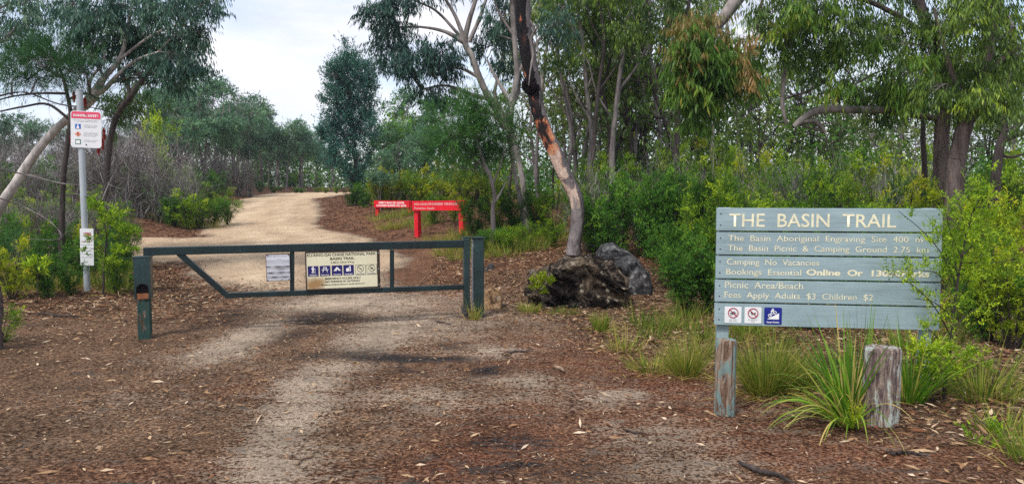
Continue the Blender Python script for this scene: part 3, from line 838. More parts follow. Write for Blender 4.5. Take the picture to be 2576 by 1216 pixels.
# weathered paper notice
x0, _ = gp.at(669, 640, .04); x1, _ = gp.at(730, 640, .04); zt = gp.at(700, 638, .04)[1]; zb = gp.at(700, 706, .04)[1]
pn = bpy.data.objects.new('weathered_notice', None); COL.objects.link(pn); pn.parent = gate; pn.location = (x0, -.042, zb); pn['label'] = 'faded white notice peeling in horizontal strips'; pn.rotation_euler = (0, R(-.6), 0)
w, h = x1-x0, zt-zb
bm = bmesh.new(); abox(bm, 0, w, -.002, .006, 0, h); bm_obj('backing_plate', bm, M['frame_brown'], pn)
# paper strips that curl out a little
pb = Buf(); edges = [0.02, .17, .33, .55, .76, .98]
for k in range(5):
    nxx = 14; za, zb_ = edges[k]*h, edges[k+1]*h - .004
    xx = np.linspace(.006, w-.006, nxx); wob = np.array([.006*math.sin(j*1.1+k*2) for j in range(nxx)])
    rows = []
    for q, zz in enumerate(np.linspace(0, 1, 4)):
        z = za+(zb_-za)*zz + wob*(zz > .9)*(1 if k < 4 else 0) + (.022*(1-np.abs(xx/w*2-1)) if (k == 3 and zz > .9) else 0)
        y = -.004 - .001*k - (.010+.014*(k == 2)*np.exp(-((xx/w-.6)/.2)**2))*zz**3*(k < 4)
        rows.append(np.stack([xx, np.broadcast_to(y, xx.shape), z], 1))
    v = np.concatenate(rows); i_ = (np.arange(3)*nxx)[:, None]+np.arange(nxx-1)[None, :]
    pb.add(v, np.stack([i_, i_+1, i_+nxx+1, i_+nxx], -1).reshape(-1, 4), .5)
pb.build('paper', M['paper'], pn, smooth=True)
text('lettering', 'The Basin track', w*.08, h*.90, w*.8, h*.05, M['grey_letter'], pn, -.0105)
bm = bmesh.new()
for a, c in ((.06, .04), (.94, .04), (.06, .95), (.94, .95)): cyl(bm, (a*w, -.009, c*h), (a*w, -.015, c*h), .007, 8)
bm_obj('screw', bm, M['bolt'], pn)

# ---- right gate post (square tube with a cap plate)
pc = P(1202, 700, 9.80); gz = Hs(pc.x, pc.y); zt = P(1202, 598, 9.8).z
rp = thing('gate_post', 'tall dark green steel post at the hinge end of the gate', 'post', (pc.x, pc.y, gz), gp.rz)
bm = bmesh.new(); abox(bm, -.066, .072, -.07, .07, -.2, zt-gz); bm_obj('post_body', bm, M['green_paint_post'], rp, .012)
bm = bmesh.new(); abox(bm, -.21, .085, -.085, .085, zt-gz+.002, zt-gz+.016); bm_obj('cap_plate', bm, M['green_paint_post'], rp, .003)
bm = bmesh.new(); abox(bm, -.078, -.068, -.05, .05, .1, zt-gz-.01); bm_obj('stop_strip', bm, M['galvanised'], rp, .002)

# ---- left latch post
pc = P(361, 700, 8.62); gz = Hs(pc.x, pc.y); zt = P(361, 643, 8.62).z - gz; zm = P(361, 750, 8.6).z - gz
lp = thing('latch_post', 'stubby green post with arched lock box at the free end of the gate', 'post', (pc.x, pc.y, gz), gp.rz+R(2))
bm = bmesh.new(); abox(bm, -.066, .066, -.066, .066, -.2, zm+.02)
bm_obj('timber_stub', bm, post_wood_mat('stub_wood', (.035, .075, .065), .9, (.07, .05, .035)), lp, .006)
# box front with an arched opening
W2 = .088; bz0, bz1 = zm, zt-.012; ax = .064; az = bz0+.115
bm = bmesh.new()
arc = [(ax*math.cos(t), az+ax*math.sin(t)*1.0) for t in np.linspace(0, math.pi, 13)]
prism(bm, [(-W2, bz0), (-ax, bz0), (-ax, az), (-W2, az)], -.09, -.083); prism(bm, [(ax, bz0), (W2, bz0), (W2, az), (ax, az)], -.09, -.083)
for k in range(12):
    (xa, za), (xb, zb_) = arc[k], arc[k+1]
    prism(bm, [(xa, za), (xb, zb_), (xb, bz1) if k < 11 else (-ax, bz1), (xa, bz1)], -.09, -.083)
prism(bm, [(-W2, az), (-ax, az), (-ax, bz1), (-W2, bz1)], -.09, -.083); prism(bm, [(ax, az), (W2, az), (W2, bz1), (ax, bz1)], -.09, -.083)
abox(bm, -W2, -W2+.006, -.083, .085, bz0, bz1); abox(bm, W2-.006, W2, -.083, .085, bz0, bz1); abox(bm, -W2+.006, W2-.006, .078, .085, bz0, bz1)
bm_obj('lock_box', bm, M['green_paint_post'], lp)
bm = bmesh.new(); abox(bm, -W2-.004, W2+.012, -.096, .09, bz1, bz1+.01); bm_obj('box_lid', bm, M['green_paint_post'], lp, .002)
bm = bmesh.new(); prism(bm, [(-.062, bz0+.004), (.062, bz0+.004), (.062, bz0+.062), (.03, bz0+.07), (-.02, bz0+.064), (-.062, bz0+.07)], -.082, -.07); bm_obj('rusty_sill', bm, M['rust'], lp)
bm = bmesh.new(); abox(bm, -W2+.008, W2-.008, -.0695, -.066, bz0+.002, bz1-.002); bm_obj('box_shade_plate', bm, M['dark_void'], lp)  # near-black plate stands in for the shade inside the hollow box

# ---- bushfire safety sign on a galvanised pole
pb0 = P(220, 745, 12.0); gz = Hs(pb0.x, pb0.y); ptop = P(206, 228, 12.0)
pole = thing('sign_pole', 'tall galvanised pole carrying the pink-headed bushfire safety sign', 'signpost', (pb0.x, pb0.y, gz), R(10))
bm = bmesh.new(); hpole = ptop.z-gz; cyl(bm, (0, 0, -.2), (0, 0, hpole), .048, 20); bm_obj('pole', bm, M['galvanised'], pole, smooth=False)
bm = bmesh.new(); cyl(bm, (0, 0, hpole), (0, 0, hpole+.02), .052, 20); bm_obj('pole_cap', bm, M['galvanised'], pole, .004)
zt = P(212, 279, 11.95).z-gz; zb = P(212, 371, 11.95).z-gz; Wb = .445; Hb = zt-zb
sp_ = plate(pole, -Wb/2+.02, Wb/2+.02, zb, zt, M['white'], 'safety_panel', -.060, -.054, .045)
sp_.rotation_euler = (0, R(1.6), R(3))
cxb = .02; L_ = cxb-Wb/2
bm = bmesh.new(); r = .04
pts = [(L_+.012, zt-.118*1.0), (L_+Wb-.012, zt-.118)]
for cx, a in ((L_+Wb-.012-r, 0), (L_+.012+r, 90)):
    for k in range(5): t = R(a+k*22.5); pts.append((cx+math.cos(t)*r, zt-.01-r+math.sin(t)*r))
prism(bm, pts, -.0625, -.0605); hb = bm_obj('header_band', bm, M['pink_red'], sp_)
text('lettering', 'BUSHFIRE SAFETY', L_+.04, zt-.088, Wb-.08, .036, M['white_letter'], sp_, -.0635, .03)
text('lettering', 'Know what to do if a bushfire threatens', L_+.045, zt-.150, Wb-.09, .010, M['grey_letter'], sp_, -.062, .02)
text('lettering', 'your safety while in the park', L_+.075, zt-.170, Wb-.14, .010, M['grey_letter'], sp_, -.062, .02)
for k, (mt, zz, lines) in enumerate((('icon_blue', zt-.245, ('Check the fire danger', 'rating before you go', 'and plan ahead')), ('icon_orange', zt-.365, ('Leave early if you', 'see or smell smoke and', 'move to open ground', 'away from scrub')), ('icon_green', zt-.485, ('Call for help in', 'an emergency')))):
    bm = bmesh.new(); cx = L_+.105
    if k == 1: prism(bm, [(cx-.048, zz), (cx, zz-.04), (cx+.048, zz), (cx, zz+.04)], -.063, -.061)
    else: prism(bm, [(cx-.04, zz-.038), (cx+.04, zz-.038), (cx+.04, zz+.038), (cx-.04, zz+.038)], -.063, -.061)
    o = bm_obj('icon', bm, M[mt], sp_)
    bm = bmesh.new()
    if k == 0: disc(bm, cx, zz+.02, .011, -.065, -.0635); prism(bm, [(cx-.012, zz+.008), (cx+.012, zz+.008), (cx+.022, zz-.034), (cx-.022, zz-.034)], -.065, -.0635)
    elif k == 1: prism(bm, [(cx-.006, zz+.024), (cx+.006, zz+.024), (cx+.003, zz-.008), (cx-.003, zz-.008)], -.065, -.0635); disc(bm, cx, zz-.017, .005, -.065, -.0635)
    else: prism(bm, [(cx-.029, zz-.029), (cx+.029, zz-.029), (cx+.029, zz+.022), (cx-.029, zz+.022)], -.065, -.0635)
    bm_obj('mark', bm, M['black_letter'] if k == 1 else M['white_letter'], o)
    for q, s in enumerate(lines): text('lettering', s, L_+.19, zz+.022-q*.018, .20-(.03 if q == len(lines)-1 else 0), .009, M['grey_letter'], sp_, -.062, .02)
bm = bmesh.new()
for zz in (zt-.055, zb+.05): cyl(bm, (cxb, -.061, zz), (cxb, -.068, zz), .010, 10)
bm_obj('bolt', bm, M['bolt'], sp_)
zt2 = P(222, 574, 11.95).z-gz; zb2 = P(222, 667, 11.95).z-gz
o = plate(pole, -.075, .125, zb2, zt2, M['white'], 'lower_panel', -.056, -.052, .006); o['label'] = 'narrow white paper notice low on the pole'
o.rotation_euler = (0, R(1.2), 0)
text('lettering', '1080', -.02, zt2-.12, .11, .055, M['sign_red'], o, -.0575, .04)
for q in range(6): text('lettering', ('POISON BAITS', 'laid in this area', 'keep pets out', 'do not touch baits', 'for information', 'ask park office')[q], -.055, zt2-.22-q*.05, .16, .016, M['grey_letter'] if q else M['sign_red'], o, -.0575, .02)

# ---- the two red signs
def red_sign(u0, vt0, vb0, u1, vt1, vb1, Yl, Yr, lines, label, postw, name='red_sign'):
    A, B = P(u0, vt0, Yl), P(u1, vt1, Yr); p = Pl(A, B)
    t = thing(name, label, 'sign', (A.x, A.y, 0), p.rz)
    Wd = (B.xy-A.xy).length; zt_ = (A.z+B.z)/2; zb_ = (P(u0, vb0, Yl).z+P(u1, vb1, Yr).z)/2; Hh = zt_-zb_
    bm = bmesh.new(); abox(bm, 0, Wd, -.03, .03, zb_, zt_); face = bm_obj('board', bm, M['red_paint'], t, .004)
    tilt = math.atan2(B.z-A.z, Wd); t.rotation_euler = (0, -tilt*.6, p.rz)
    for x in (.07, Wd-.07):
        q = A.xy+(B.xy-A.xy)*(x/Wd); gz_ = Hs(*q)
        bm = bmesh.new(); abox(bm, x-postw/2, x+postw/2, .032, .032+postw, gz_-.2, zt_+.0 if x > .1 else zb_+.04)
        bm_obj('post', bm, M['red_paint'], t, .004)
    bm = bmesh.new(); abox(bm, Wd-.07+postw/2-.001, Wd+.03, .031, .031+postw, zb_+.0, zt_+.003); bm_obj('end_block', bm, M['red_paint'], t, .003)
    for s, fx0, fx1, fz, cap, mt, bo_ in lines: text('lettering', s, fx0*Wd, zb_+fz*Hh, (fx1-fx0)*Wd, cap*Hh, M[mt], face, -.032, bo_)
    return t


red_sign(942, 504, 521.5, 1031, 504.5, 522, 26.4, 25.6, (('WEST HEAD RD GATES', .13, .86, .56, .26, 'white_letter', .03), ('LOCKED 8.30PM TO 6AM', .08, .91, .16, .26, 'white_letter', .03)),
         'red two-post sign reading WEST HEAD RD GATES LOCKED 8.30PM TO 6AM in white', .12)
red_sign(1040, 507.5, 532, 1164, 504, 529, 19.6, 18.7, (('NO UNAUTHORISED VEHICLES', .05, .93, .56, .22, 'pale_letter', .02), ('Penalties Apply', .05, .47, .16, .20, 'pale_letter', .01)),
         'red two-post sign reading NO UNAUTHORISED VEHICLES in faded letters', .13)

# ------------------------------------------------------------------ timber bollards
def bollard(u, vb, vt, w, Yd, mat, label, seed, split):
    c = P(u, vb, Yd); gz = Hs(c.x, c.y); zt = P(u, vt, Yd).z-gz; r = w*Yd/F/2
    t = thing('timber_bollard', label, 'bollard', (c.x, c.y, gz)); bm = bmesh.new()
    ns, nr = 56, 36; rnd = random.Random(seed); rows = []
    prof = [1+.05*math.sin(k*2*math.pi/ns*2+seed)+.02*rnd.uniform(-1, 1)-(split*rnd.random()**3) for k in range(ns)]
    for j in range(nr+1):
        z = -.15+(zt+.15)*j/nr; row = []
        for k in range(ns):
            a = 2*math.pi*k/ns; q = prof[k]*(1+.015*mnoise.noise(Vector((math.cos(a)*3, math.sin(a)*3, z*2+seed))))*(1 if j < nr else .93)
            row.append(bm.verts.new((math.cos(a)*r*q, math.sin(a)*r*q, z + (.012*mnoise.noise(Vector((k*.9, seed, 0))) if j >= nr-1 else 0))))
        rows.append(row)
    for j in range(nr):
        for k in range(ns): bm.faces.new((rows[j][k], rows[j][(k+1) % ns], rows[j+1][(k+1) % ns], rows[j+1][k]))
    cv = bm.verts.new((0, 0, zt-.004))
    for k in range(ns): bm.faces.new((rows[nr][k], rows[nr][(k+1) % ns], cv))
    bm_obj('post_body', bm, M[mat], t, smooth=False)
    return t


bollard(1822, 1048, 853, 51, 5.62, 'bollard_blue', 'slim round timber bollard with flaking blue-green paint at the left foot of the trail sign', 3, .04)
bollard(2213, 1070, 872, 85, 5.42, 'bollard_worn', 'thick split grey-brown timber bollard ringed by strappy green plants', 8, .12)


# ------------------------------------------------------------------ rocks
def rock_mat(name, base, dark_, pale, ds=3.2, amt=.5):
    m, nt, out = newmat(name)
    v = coords(nt); n1 = noise(nt, v, ds, 6, .65, .6); n2 = noise(nt, v, 5.5, 8, .78, .5); n3 = noise(nt, coords(nt, (1, 1, 4)), 5, 6, .75)
    c = ramp(nt, [(.3, tuple(x*.6 for x in base)), (.6, base)]); nt.links.new(n3, c.inputs[0])
    d = ramp(nt, [(.50-amt*.12, g(1)), (.57-amt*.12+.06, g(0))]); nt.links.new(n1, d.inputs[0])
    col = mixc(nt, d.outputs[0], c.outputs[0], dark_)
    pr = ramp(nt, [(.54, g(0)), (.66, g(.85))]); nt.links.new(n2, pr.inputs[0])
    col = mixc(nt, pr.outputs[0], col, pale)
    h_ = math_(nt, 'ADD', n2, math_(nt, 'MULTIPLY', n3, .7))
    n4 = noise(nt, v, 30, 6, .8); f4 = ramp(nt, [(.35, g(.5)), (.6, g(1.2))]); nt.links.new(n4, f4.inputs[0]); col = mixc(nt, 1., col, f4.outputs[0], 'MULTIPLY')
    vl = N(nt, 'TexVoronoi', Scale=9.0); nt.links.new(v, vl.inputs['Vector']); q = math_(nt, 'ADD', vl.outputs['Distance'], math_(nt, 'MULTIPLY', math_(nt, 'SUBTRACT', n4, .5), .9))
    lr = ramp(nt, [(.16, g(.85)), (.30, g(0))]); nt.links.new(q, lr.inputs[0]); n5 = noise(nt, v, 1.7, 3); l5 = ramp(nt, [(.48, g(0)), (.56, g(1))]); nt.links.new(n5, l5.inputs[0])
    col = mixc(nt, math_(nt, 'MULTIPLY', lr.outputs[0], l5.outputs[0]), col, tuple(c*1.1 for c in pale))
    bsdf(nt, out, col, .95, .04, bump=math_(nt, 'ADD', h_, n4), bstr=.9, bdist=.03); return m


M['rock_sandstone'] = rock_mat('rock_sandstone', (.165, .12, .08), (.018, .014, .013), (.34, .29, .22), 2.4, .05)
M['rock_grey'] = rock_mat('rock_grey', (.17, .165, .165), (.04, .04, .042), (.34, .33, .31), 3, .2)
M['rock_orange'] = rock_mat('rock_orange', (.55, .34, .18), (.06, .035, .03), (.42, .32, .22), 3, 1.0)


def rock(name, label, outline, Yd, depth, mat, seed, rough=.05, ledge=1.):
    pts = [P(u, v, Yd) for u, v in outline]; cx = sum(p.x for p in pts)/len(pts)
    gz = Hs(cx, Yd); bm = bmesh.new()
    base = Vector((cx, Yd+depth*.5, gz)); mid = sum((p.z for p in pts))/len(pts)
    for p in pts:
        z = p.z if p.z > gz+.08 else gz-.12
        for q, sc_ in ((0, .86), (.35, 1.0), (.75, .97), (1.0, .72)):
            bm.verts.new(Vector((cx+(p.x-cx)*sc_, Yd+depth*(q-.15), mid+(z-mid)*(sc_ if z > mid else 1)))-base)
    r_ = bmesh.ops.convex_hull(bm, input=bm.verts[:])
    bmesh.ops.delete(bm, geom=[e for e in r_['geom_interior'] if isinstance(e, bmesh.types.BMVert)], context='VERTS')
    bmesh.ops.triangulate(bm, faces=bm.faces[:])
    for k in range(5 if depth > .7 else 4): bmesh.ops.subdivide_edges(bm, edges=bm.edges[:], cuts=1, use_grid_fill=True)
    bmesh.ops.smooth_vert(bm, verts=bm.verts[:], factor=.5)
    bm.normal_update()
    for v in bm.verts:
        c = v.co; n_ = v.normal.copy()
        d = mnoise.fractal(c*1.9+Vector((seed, 0, 0)), 1, 2, 5)*rough*1.5
        w_ = mnoise.noise(c*1.1+Vector((seed, 5, 1)))*1.6
        q = (c.z*5.2 + c.x*1.1 + w_) % 1.0                      # bedding ledges
        d += ledge*rough*(1.5*q - .75 if q < .82 else .5-(q-.82)/.18*1.25)
        cr = abs(mnoise.noise(c*1.3+Vector((0, seed, 3)))); d -= max(0, .07-cr)*rough*16
        v.co += n_*d*Vector((1, 1, .35)).length*.8
    t = thing(name, label, 'rock', base); o = bm_obj('stone', bm, M[mat], t, smooth=True)
    return t


rock('boulder', 'big blackened sandstone boulder with pale lichen blotches right of the gate', [(1310, 745), (1326, 705), (1372, 684), (1428, 656), (1500, 652), (1556, 664), (1582, 708), (1584, 750), (1548, 780), (1440, 788), (1360, 782)], 10.6, 1.1, 'rock_sandstone', 3, .065)
rock('boulder', 'grey peaked boulder leaning behind the big blackened one', [(1508, 650), (1520, 622), (1545, 612), (1580, 628), (1612, 655), (1640, 690), (1640, 725), (1600, 745), (1540, 745)], 11.5, .8, 'rock_grey', 9, .035, .15)
rock('boulder', 'small orange-brown stone at the foot of the hinge post', [(1217, 765), (1213, 735), (1235, 722), (1258, 728), (1266, 752), (1258, 770)], 10.5, .3, 'rock_orange', 14, .01, 0)
rock('boulder', 'low flat stone half buried in litter behind the hinge post', [(1188, 690), (1200, 672), (1235, 664), (1262, 672), (1264, 690)], 13.2, .4, 'rock_grey', 19, .02)
rock('boulder', 'pale flat slab at the front edge of the big blackened boulder', [(1370, 800), (1385, 787), (1430, 783), (1475, 789), (1470, 800)], 10.2, .25, 'rock_orange', 23, .012)


# ------------------------------------------------------------------ trees
def grow(wood, leaf, clumps, woodpts, style, root_r=.05, twig_t=.5, leafscale=1.0, dens=1.0, tint=.45, twigs=3):
    """clumps: (centre, (rx, ry, rz), nsub). Each clump hangs on a limb from the nearest wood point."""
    wp = np.array([list(p) for p in woodpts])
    for cen, rad, nsub in clumps:
        c = np.array(list(cen)); rad = np.array(rad)
        dd = np.linalg.norm(wp-c, axis=1) + np.maximum(0, wp[:, 2]-c[2]+.1)*1.5
        a = wp[np.argmin(dd)]
        L = np.linalg.norm(c-a)
        mid = (a+c)/2 + np.array([0, 0, .12*L]) + rng.standard_normal(3)*.08*L
        cu, ra = cat_curve([a, mid, c], [root_r, root_r*.6, root_r*.28], 5)
        tube(wood, cu, ra, 5, twig_t)
        nn = max(3, int(nsub*dens))
        q = unit(rng.standard_normal((nn, 3)))*(rng.uniform(.15, 1, nn)**.45)[:, None]
        subs = c + q*rad
        for s in subs:
            st = cu[rng.integers(len(cu)//2, len(cu))]
            m_ = (st+s)/2 + rng.standard_normal(3)*.08*np.linalg.norm(s-st) + np.array([0, 0, .05])
            tube(wood, [st, m_, s], [root_r*.26, root_r*.16, .004], 3, twig_t)
        tn = tint + .22*rng.standard_normal(nn)*.6
        kw = dict(STY[style]); sc_ = leafscale
        sprigs(leaf, subs, c, rad.mean()*kw['spread'], kw['nsp'], kw['nlf'], kw['slen'], kw['L']*sc_, kw['W']*sc_, kw['mode'], tn)


STY = {
    'gum': dict(spread=.45, nsp=7, nlf=8, slen=.30, L=.12, W=.022, mode='hang'),
    'gumfar': dict(spread=.35, nsp=5, nlf=8, slen=.35, L=.19, W=.05, mode='hang'),
    'heath': dict(spread=.25, nsp=7, nlf=11, slen=.16, L=.046, W=.017, mode='out'),
    'broad': dict(spread=.3, nsp=5, nlf=9, slen=.2, L=.07, W=.026, mode='out'),
    'needle': dict(spread=.35, nsp=5, nlf=26, slen=.42, L=.12, W=.009, mode='needle'),
    'conifer': dict(spread=.3, nsp=6, nlf=10, slen=.5, L=.14, W=.045, mode='up'),
    'far': dict(spread=.42, nsp=6, nlf=7, slen=.4, L=.24, W=.09, mode='out'),
    'crownfar': dict(spread=.42, nsp=6, nlf=8, slen=.42, L=.22, W=.075, mode='up'),
}


def px(Y_): return Y_/F


def tree(name, label, base, Yd, trunk, limbs, clumps, bark, leafm, style, cat='tree', group=None, root_r=.05, leafscale=1., dens=1., tint=.45, extra=None, sides=12, thick=.6, shrink=1.):
    """trunk: list of (u, v, diameter px[, depth offset]); limbs: lists of the same; clumps: (u, v, ru, rv, nsub[, depth offset])"""
    def p3(q): return P(q[0], q[1], Yd+(q[3] if len(q) > 3 else 0))
    if base is None:
        t0 = p3(trunk[0]); gz = Hs(t0.x, t0.y); base = Vector((t0.x, t0.y, gz)); tp = [Vector((t0.x, t0.y, gz-.2))]+[p3(q) for q in trunk[1:]]
    else:
        base = Vector((base[0], base[1], Hs(base[0], base[1]))); tp = [base-Vector((0, 0, .2))]+[p3(q) for q in trunk]
        trunk = [trunk[0]]+list(trunk)
    wood, leaf = Buf(), Buf(); wpts = []
    rr = [q[2]*px(Yd)/2 for q in trunk]; rr[0] *= 1.15
    cu, ra = cat_curve(tp, rr, 8); tube(wood, cu, ra, sides, .5, .02); wpts += list(cu[len(cu)//3:])
    lw = Buf()
    for lb in limbs:
        c2, r2 = cat_curve([p3(q) for q in lb], [q[2]*px(Yd)/2 for q in lb], 6); tube(wood, c2, r2, 8, .5, .02); wpts += list(c2[2:])
    cl = []
    for c in clumps:
        dz = c[5] if len(c) > 5 else rng.uniform(-.6, .6)
        cl.append((P(c[0], c[1], Yd+dz), (c[2]*px(Yd)*shrink, max(c[2], c[3])*px(Yd)*thick*shrink, c[3]*px(Yd)*shrink), c[4]))
    tw = Buf()
    grow(tw, leaf, cl, wpts, style, root_r, leafscale=leafscale, dens=dens, tint=tint)
    t = thing(name, label, cat, base, 0, group)
    wood.build('trunk', bark, t, smooth=True, shift=base); 
    if tw.n: tw.build('branchwork', M['bark_grey'] if extra is None else extra, t, smooth=True, shift=base)
    if leaf.n: leaf.build('crown', leafm, t, shift=base)
    return t


# main gum: charred and peeling, bark zones by height
def gum_bark():
    m, nt, out = newmat('gum_bark_charred')
    v = coords(nt, (1, 1, .45)); sep = N(nt, 'SeparateXYZ'); nt.links.new(coords(nt), sep.inputs[0]); z = sep.outputs[2]
    n1 = noise(nt, v, 4.2, 5, .6, .8); n2 = noise(nt, v, 22, 5, .7); n3 = noise(nt, coords(nt, (1, 1, .3)), 7.5, 4, .6, .5)
    low = ramp(nt, [(.34, (.12, .10, .10)), (.5, (.235, .205, .20)), (.68, (.33, .285, .265))]); nt.links.new(n1, low.inputs[0])
    peach = ramp(nt, [(.40, (.15, .125, .13)), (.46, (.22, .175, .17)), (.49, (.58, .42, .33)), (.70, (.70, .55, .45))]); nt.links.new(n1, peach.inputs[0])
    orange = ramp(nt, [(.40, (.020, .014, .014)), (.47, (.055, .03, .028)), (.52, (.50, .16, .07)), (.64, (.62, .34, .20)), (.72, (.12, .09, .09))]); nt.links.new(n1, orange.inputs[0])
    char = ramp(nt, [(.50, (.007, .006, .007)), (.60, (.030, .019, .019)), (.63, (.38, .09, .045)), (.68, (.50, .22, .12)), (.74, (.55, .42, .34))]); nt.links.new(n3, char.inputs[0])
    zz = math_(nt, 'ADD', z, math_(nt, 'MULTIPLY', math_(nt, 'SUBTRACT', n3, .5), 1.2))
    def step(a, b_): r = ramp(nt, [(0, g(0)), (1, g(1))]); mr = N(nt, 'MapRange'); mr.inputs[1].default_value = a; mr.inputs[2].default_value = b_; nt.links.new(zz, mr.inputs[0]); return mr.outputs[0]
    col = mixc(nt, step(.95, 1.05), low.outputs[0], peach.outputs[0])
    col = mixc(nt, step(1.75, 1.9), col, orange.outputs[0])
    col = mixc(nt, step(2.35, 2.5), col, char.outputs[0])
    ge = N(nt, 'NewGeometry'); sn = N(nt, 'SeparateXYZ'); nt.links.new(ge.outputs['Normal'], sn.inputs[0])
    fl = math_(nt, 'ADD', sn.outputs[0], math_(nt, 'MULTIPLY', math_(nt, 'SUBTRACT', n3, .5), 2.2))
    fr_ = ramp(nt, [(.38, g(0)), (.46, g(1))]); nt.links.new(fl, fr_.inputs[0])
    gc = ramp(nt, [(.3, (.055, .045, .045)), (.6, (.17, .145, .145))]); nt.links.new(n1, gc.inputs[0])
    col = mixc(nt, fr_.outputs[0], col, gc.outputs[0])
    f = ramp(nt, [(.3, g(.7)), (.7, g(1.15))]); nt.links.new(n2, f.inputs[0])
    bsdf(nt, out, mixc(nt, 1., col, f.outputs[0], 'MULTIPLY'), .8, .2, bump=math_(nt, 'ADD', n2, math_(nt, 'MULTIPLY', n1, 2.)), bstr=.8, bdist=.03)
    return m


M['gum_bark'] = gum_bark()
mg = tree('gum_tree', 'leaning gum tree with blackened, orange and peach peeling bark behind the boulders', None, 13.6,
     [(1443, 652, 43), (1444, 620, 35), (1452, 560, 33), (1450, 500, 34), (1422, 440, 36), (1395, 380, 36), (1368, 320, 35), (1350, 262, 35), (1342, 210, 37), (1328, 140, 38), (1318, 70, 38), (1314, 0, 38), (1318, -120, 34), (1300, -260, 28), (1310, -400, 20)],
     [[(1318, -120, 22), (1400, -220, 14), (1480, -290, 8)], [(1312, -200, 20), (1220, -290, 12), (1160, -330, 7)]],
     [(1480, -300, 130, 60, 26), (1150, -330, 130, 60, 26), (1310, -430, 160, 80, 36)], M['gum_bark'], M['gum_leaf_green'], 'gum', sides=20)
# knob, bark strips and side stub as parts of the gum
gb_ = Vector(mg.location)
bm = bmesh.new(); bmesh.ops.create_icosphere(bm, subdivisions=4, radius=.17)
for v in bm.verts: v.co = Vector((v.co.x*.9, v.co.y, v.co.z*.95)) * (1+.35*mnoise.fractal(v.co*7, 1, 2, 3))
bmesh.ops.translate(bm, verts=bm.verts, vec=P(1336, 215, 13.55)-gb_); bm_obj('burl', bm, M['dark_void'], mg, smooth=True)
for (pp, wd) in (([(1333, 50), (1344, 75), (1336, 100), (1341, 140), (1334, 180), (1330, 215)], .06), ([(1346, 70), (1352, 120), (1360, 180), (1362, 220)], .03)):
    bb = Buf(); c_, r_ = cat_curve([P(u, v, 13.36)-gb_ for u, v in pp], [wd*.5, wd, wd*.4, wd*.8, wd*.5, .006][:len(pp)], 5); tube(bb, c_, r_*.5, 6, .5, .15)
    bb.build('bark_strip', M['bark_white'], mg)
bb = Buf(); tube(bb, [P(1400, 400, 13.7)-gb_, P(1425, 393, 13.6)-gb_, P(1452, 372, 13.6)-gb_], [.02, .014, .006], 6); bb.build('broken_twig', M['bark_dark'], mg)

# second gum, forked, left of the main one
tree('gum_tree', 'forked gum with a fan of bare grey branches left of the charred gum', None, 18.5,
     [(1335, 590, 20), (1322, 500, 15), (1308, 420, 14), (1290, 350, 17), (1268, 305, 17), (1232, 250, 17), (1206, 195, 16), (1186, 140, 16), (1170, 108, 15), (1178, 60, 13), (1196, 0, 10), (1215, -80, 7)],
     [[(1170, 108, 14), (1120, 80, 9), (1060, 68, 6), (1000, 68, 4)], [(1172, 110, 12), (1145, 40, 9), (1110, -20, 6), (1080, -90, 4)], [(1180, 105, 12), (1205, 50, 9), (1230, -20, 6), (1260, -90, 4)],
      [(1232, 250, 12), (1180, 235, 9), (1120, 215, 6), (1060, 225, 4)], [(1206, 195, 9), (1150, 170, 7), (1090, 190, 4)], [(1270, 300, 15), (1245, 240, 9), (1256, 180, 7), (1268, 110, 5), (1258, 40, 4)],
      [(1270, 300, 13), (1305, 220, 10), (1290, 130, 8), (1270, 30, 6), (1300, -60, 4)], [(1165, 100, 9), (1100, 30, 6), (1040, 0, 4)], [(1290, 340, 12), (1230, 282, 8), (1160, 280, 5), (1105, 300, 3)]],
     [(955, 25, 42, 32, 16), (985, 62, 45, 26, 14), (975, 128, 40, 38, 18), (1018, 158, 38, 30, 14), (1045, 120, 34, 24, 8), (1112, 130, 44, 26, 16), (1122, 166, 36, 22, 12), (1012, 8, 34, 22, 10), (1080, 228, 52, 22, 8), (1142, 250, 46, 22, 8),
      (1060, -30, 60, 28, 14), (1160, -50, 60, 34, 12), (1250, -60, 60, 34, 12), (1262, 60, 34, 40, 9), (1225, 120, 26, 30, 6), (1290, 150, 34, 40, 8)],
     M['bark_white'], M['gum_leaf_blue'], 'gum', root_r=.03, leafscale=1.25, dens=1.5, tint=.35)
tree('gum_tree', 'slender white-trunked gum with shredding bark rising just left of the charred gum', None, 17.0,
     [(1318, 600, 15), (1312, 520, 11), (1298, 450, 11), (1286, 380, 12), (1282, 320, 14), (1288, 260, 16), (1300, 190, 15), (1296, 120, 12), (1290, 40, 14), (1285, -60, 10)],
     [[(1288, 260, 12), (1250, 200, 8), (1225, 150, 5)], [(1300, 190, 10), (1340, 120, 7), (1390, 60, 5)], [(1292, 90, 8), (1250, 20, 5), (1240, -40, 3)]],
     [(1265, 30, 40, 35, 12), (1300, -60, 70, 40, 18), (1240, 95, 30, 26, 7), (1400, 60, 40, 35, 12)], M['bark_white'], M['gum_leaf_blue'], 'gum', root_r=.025, leafscale=1.15, dens=1.3)

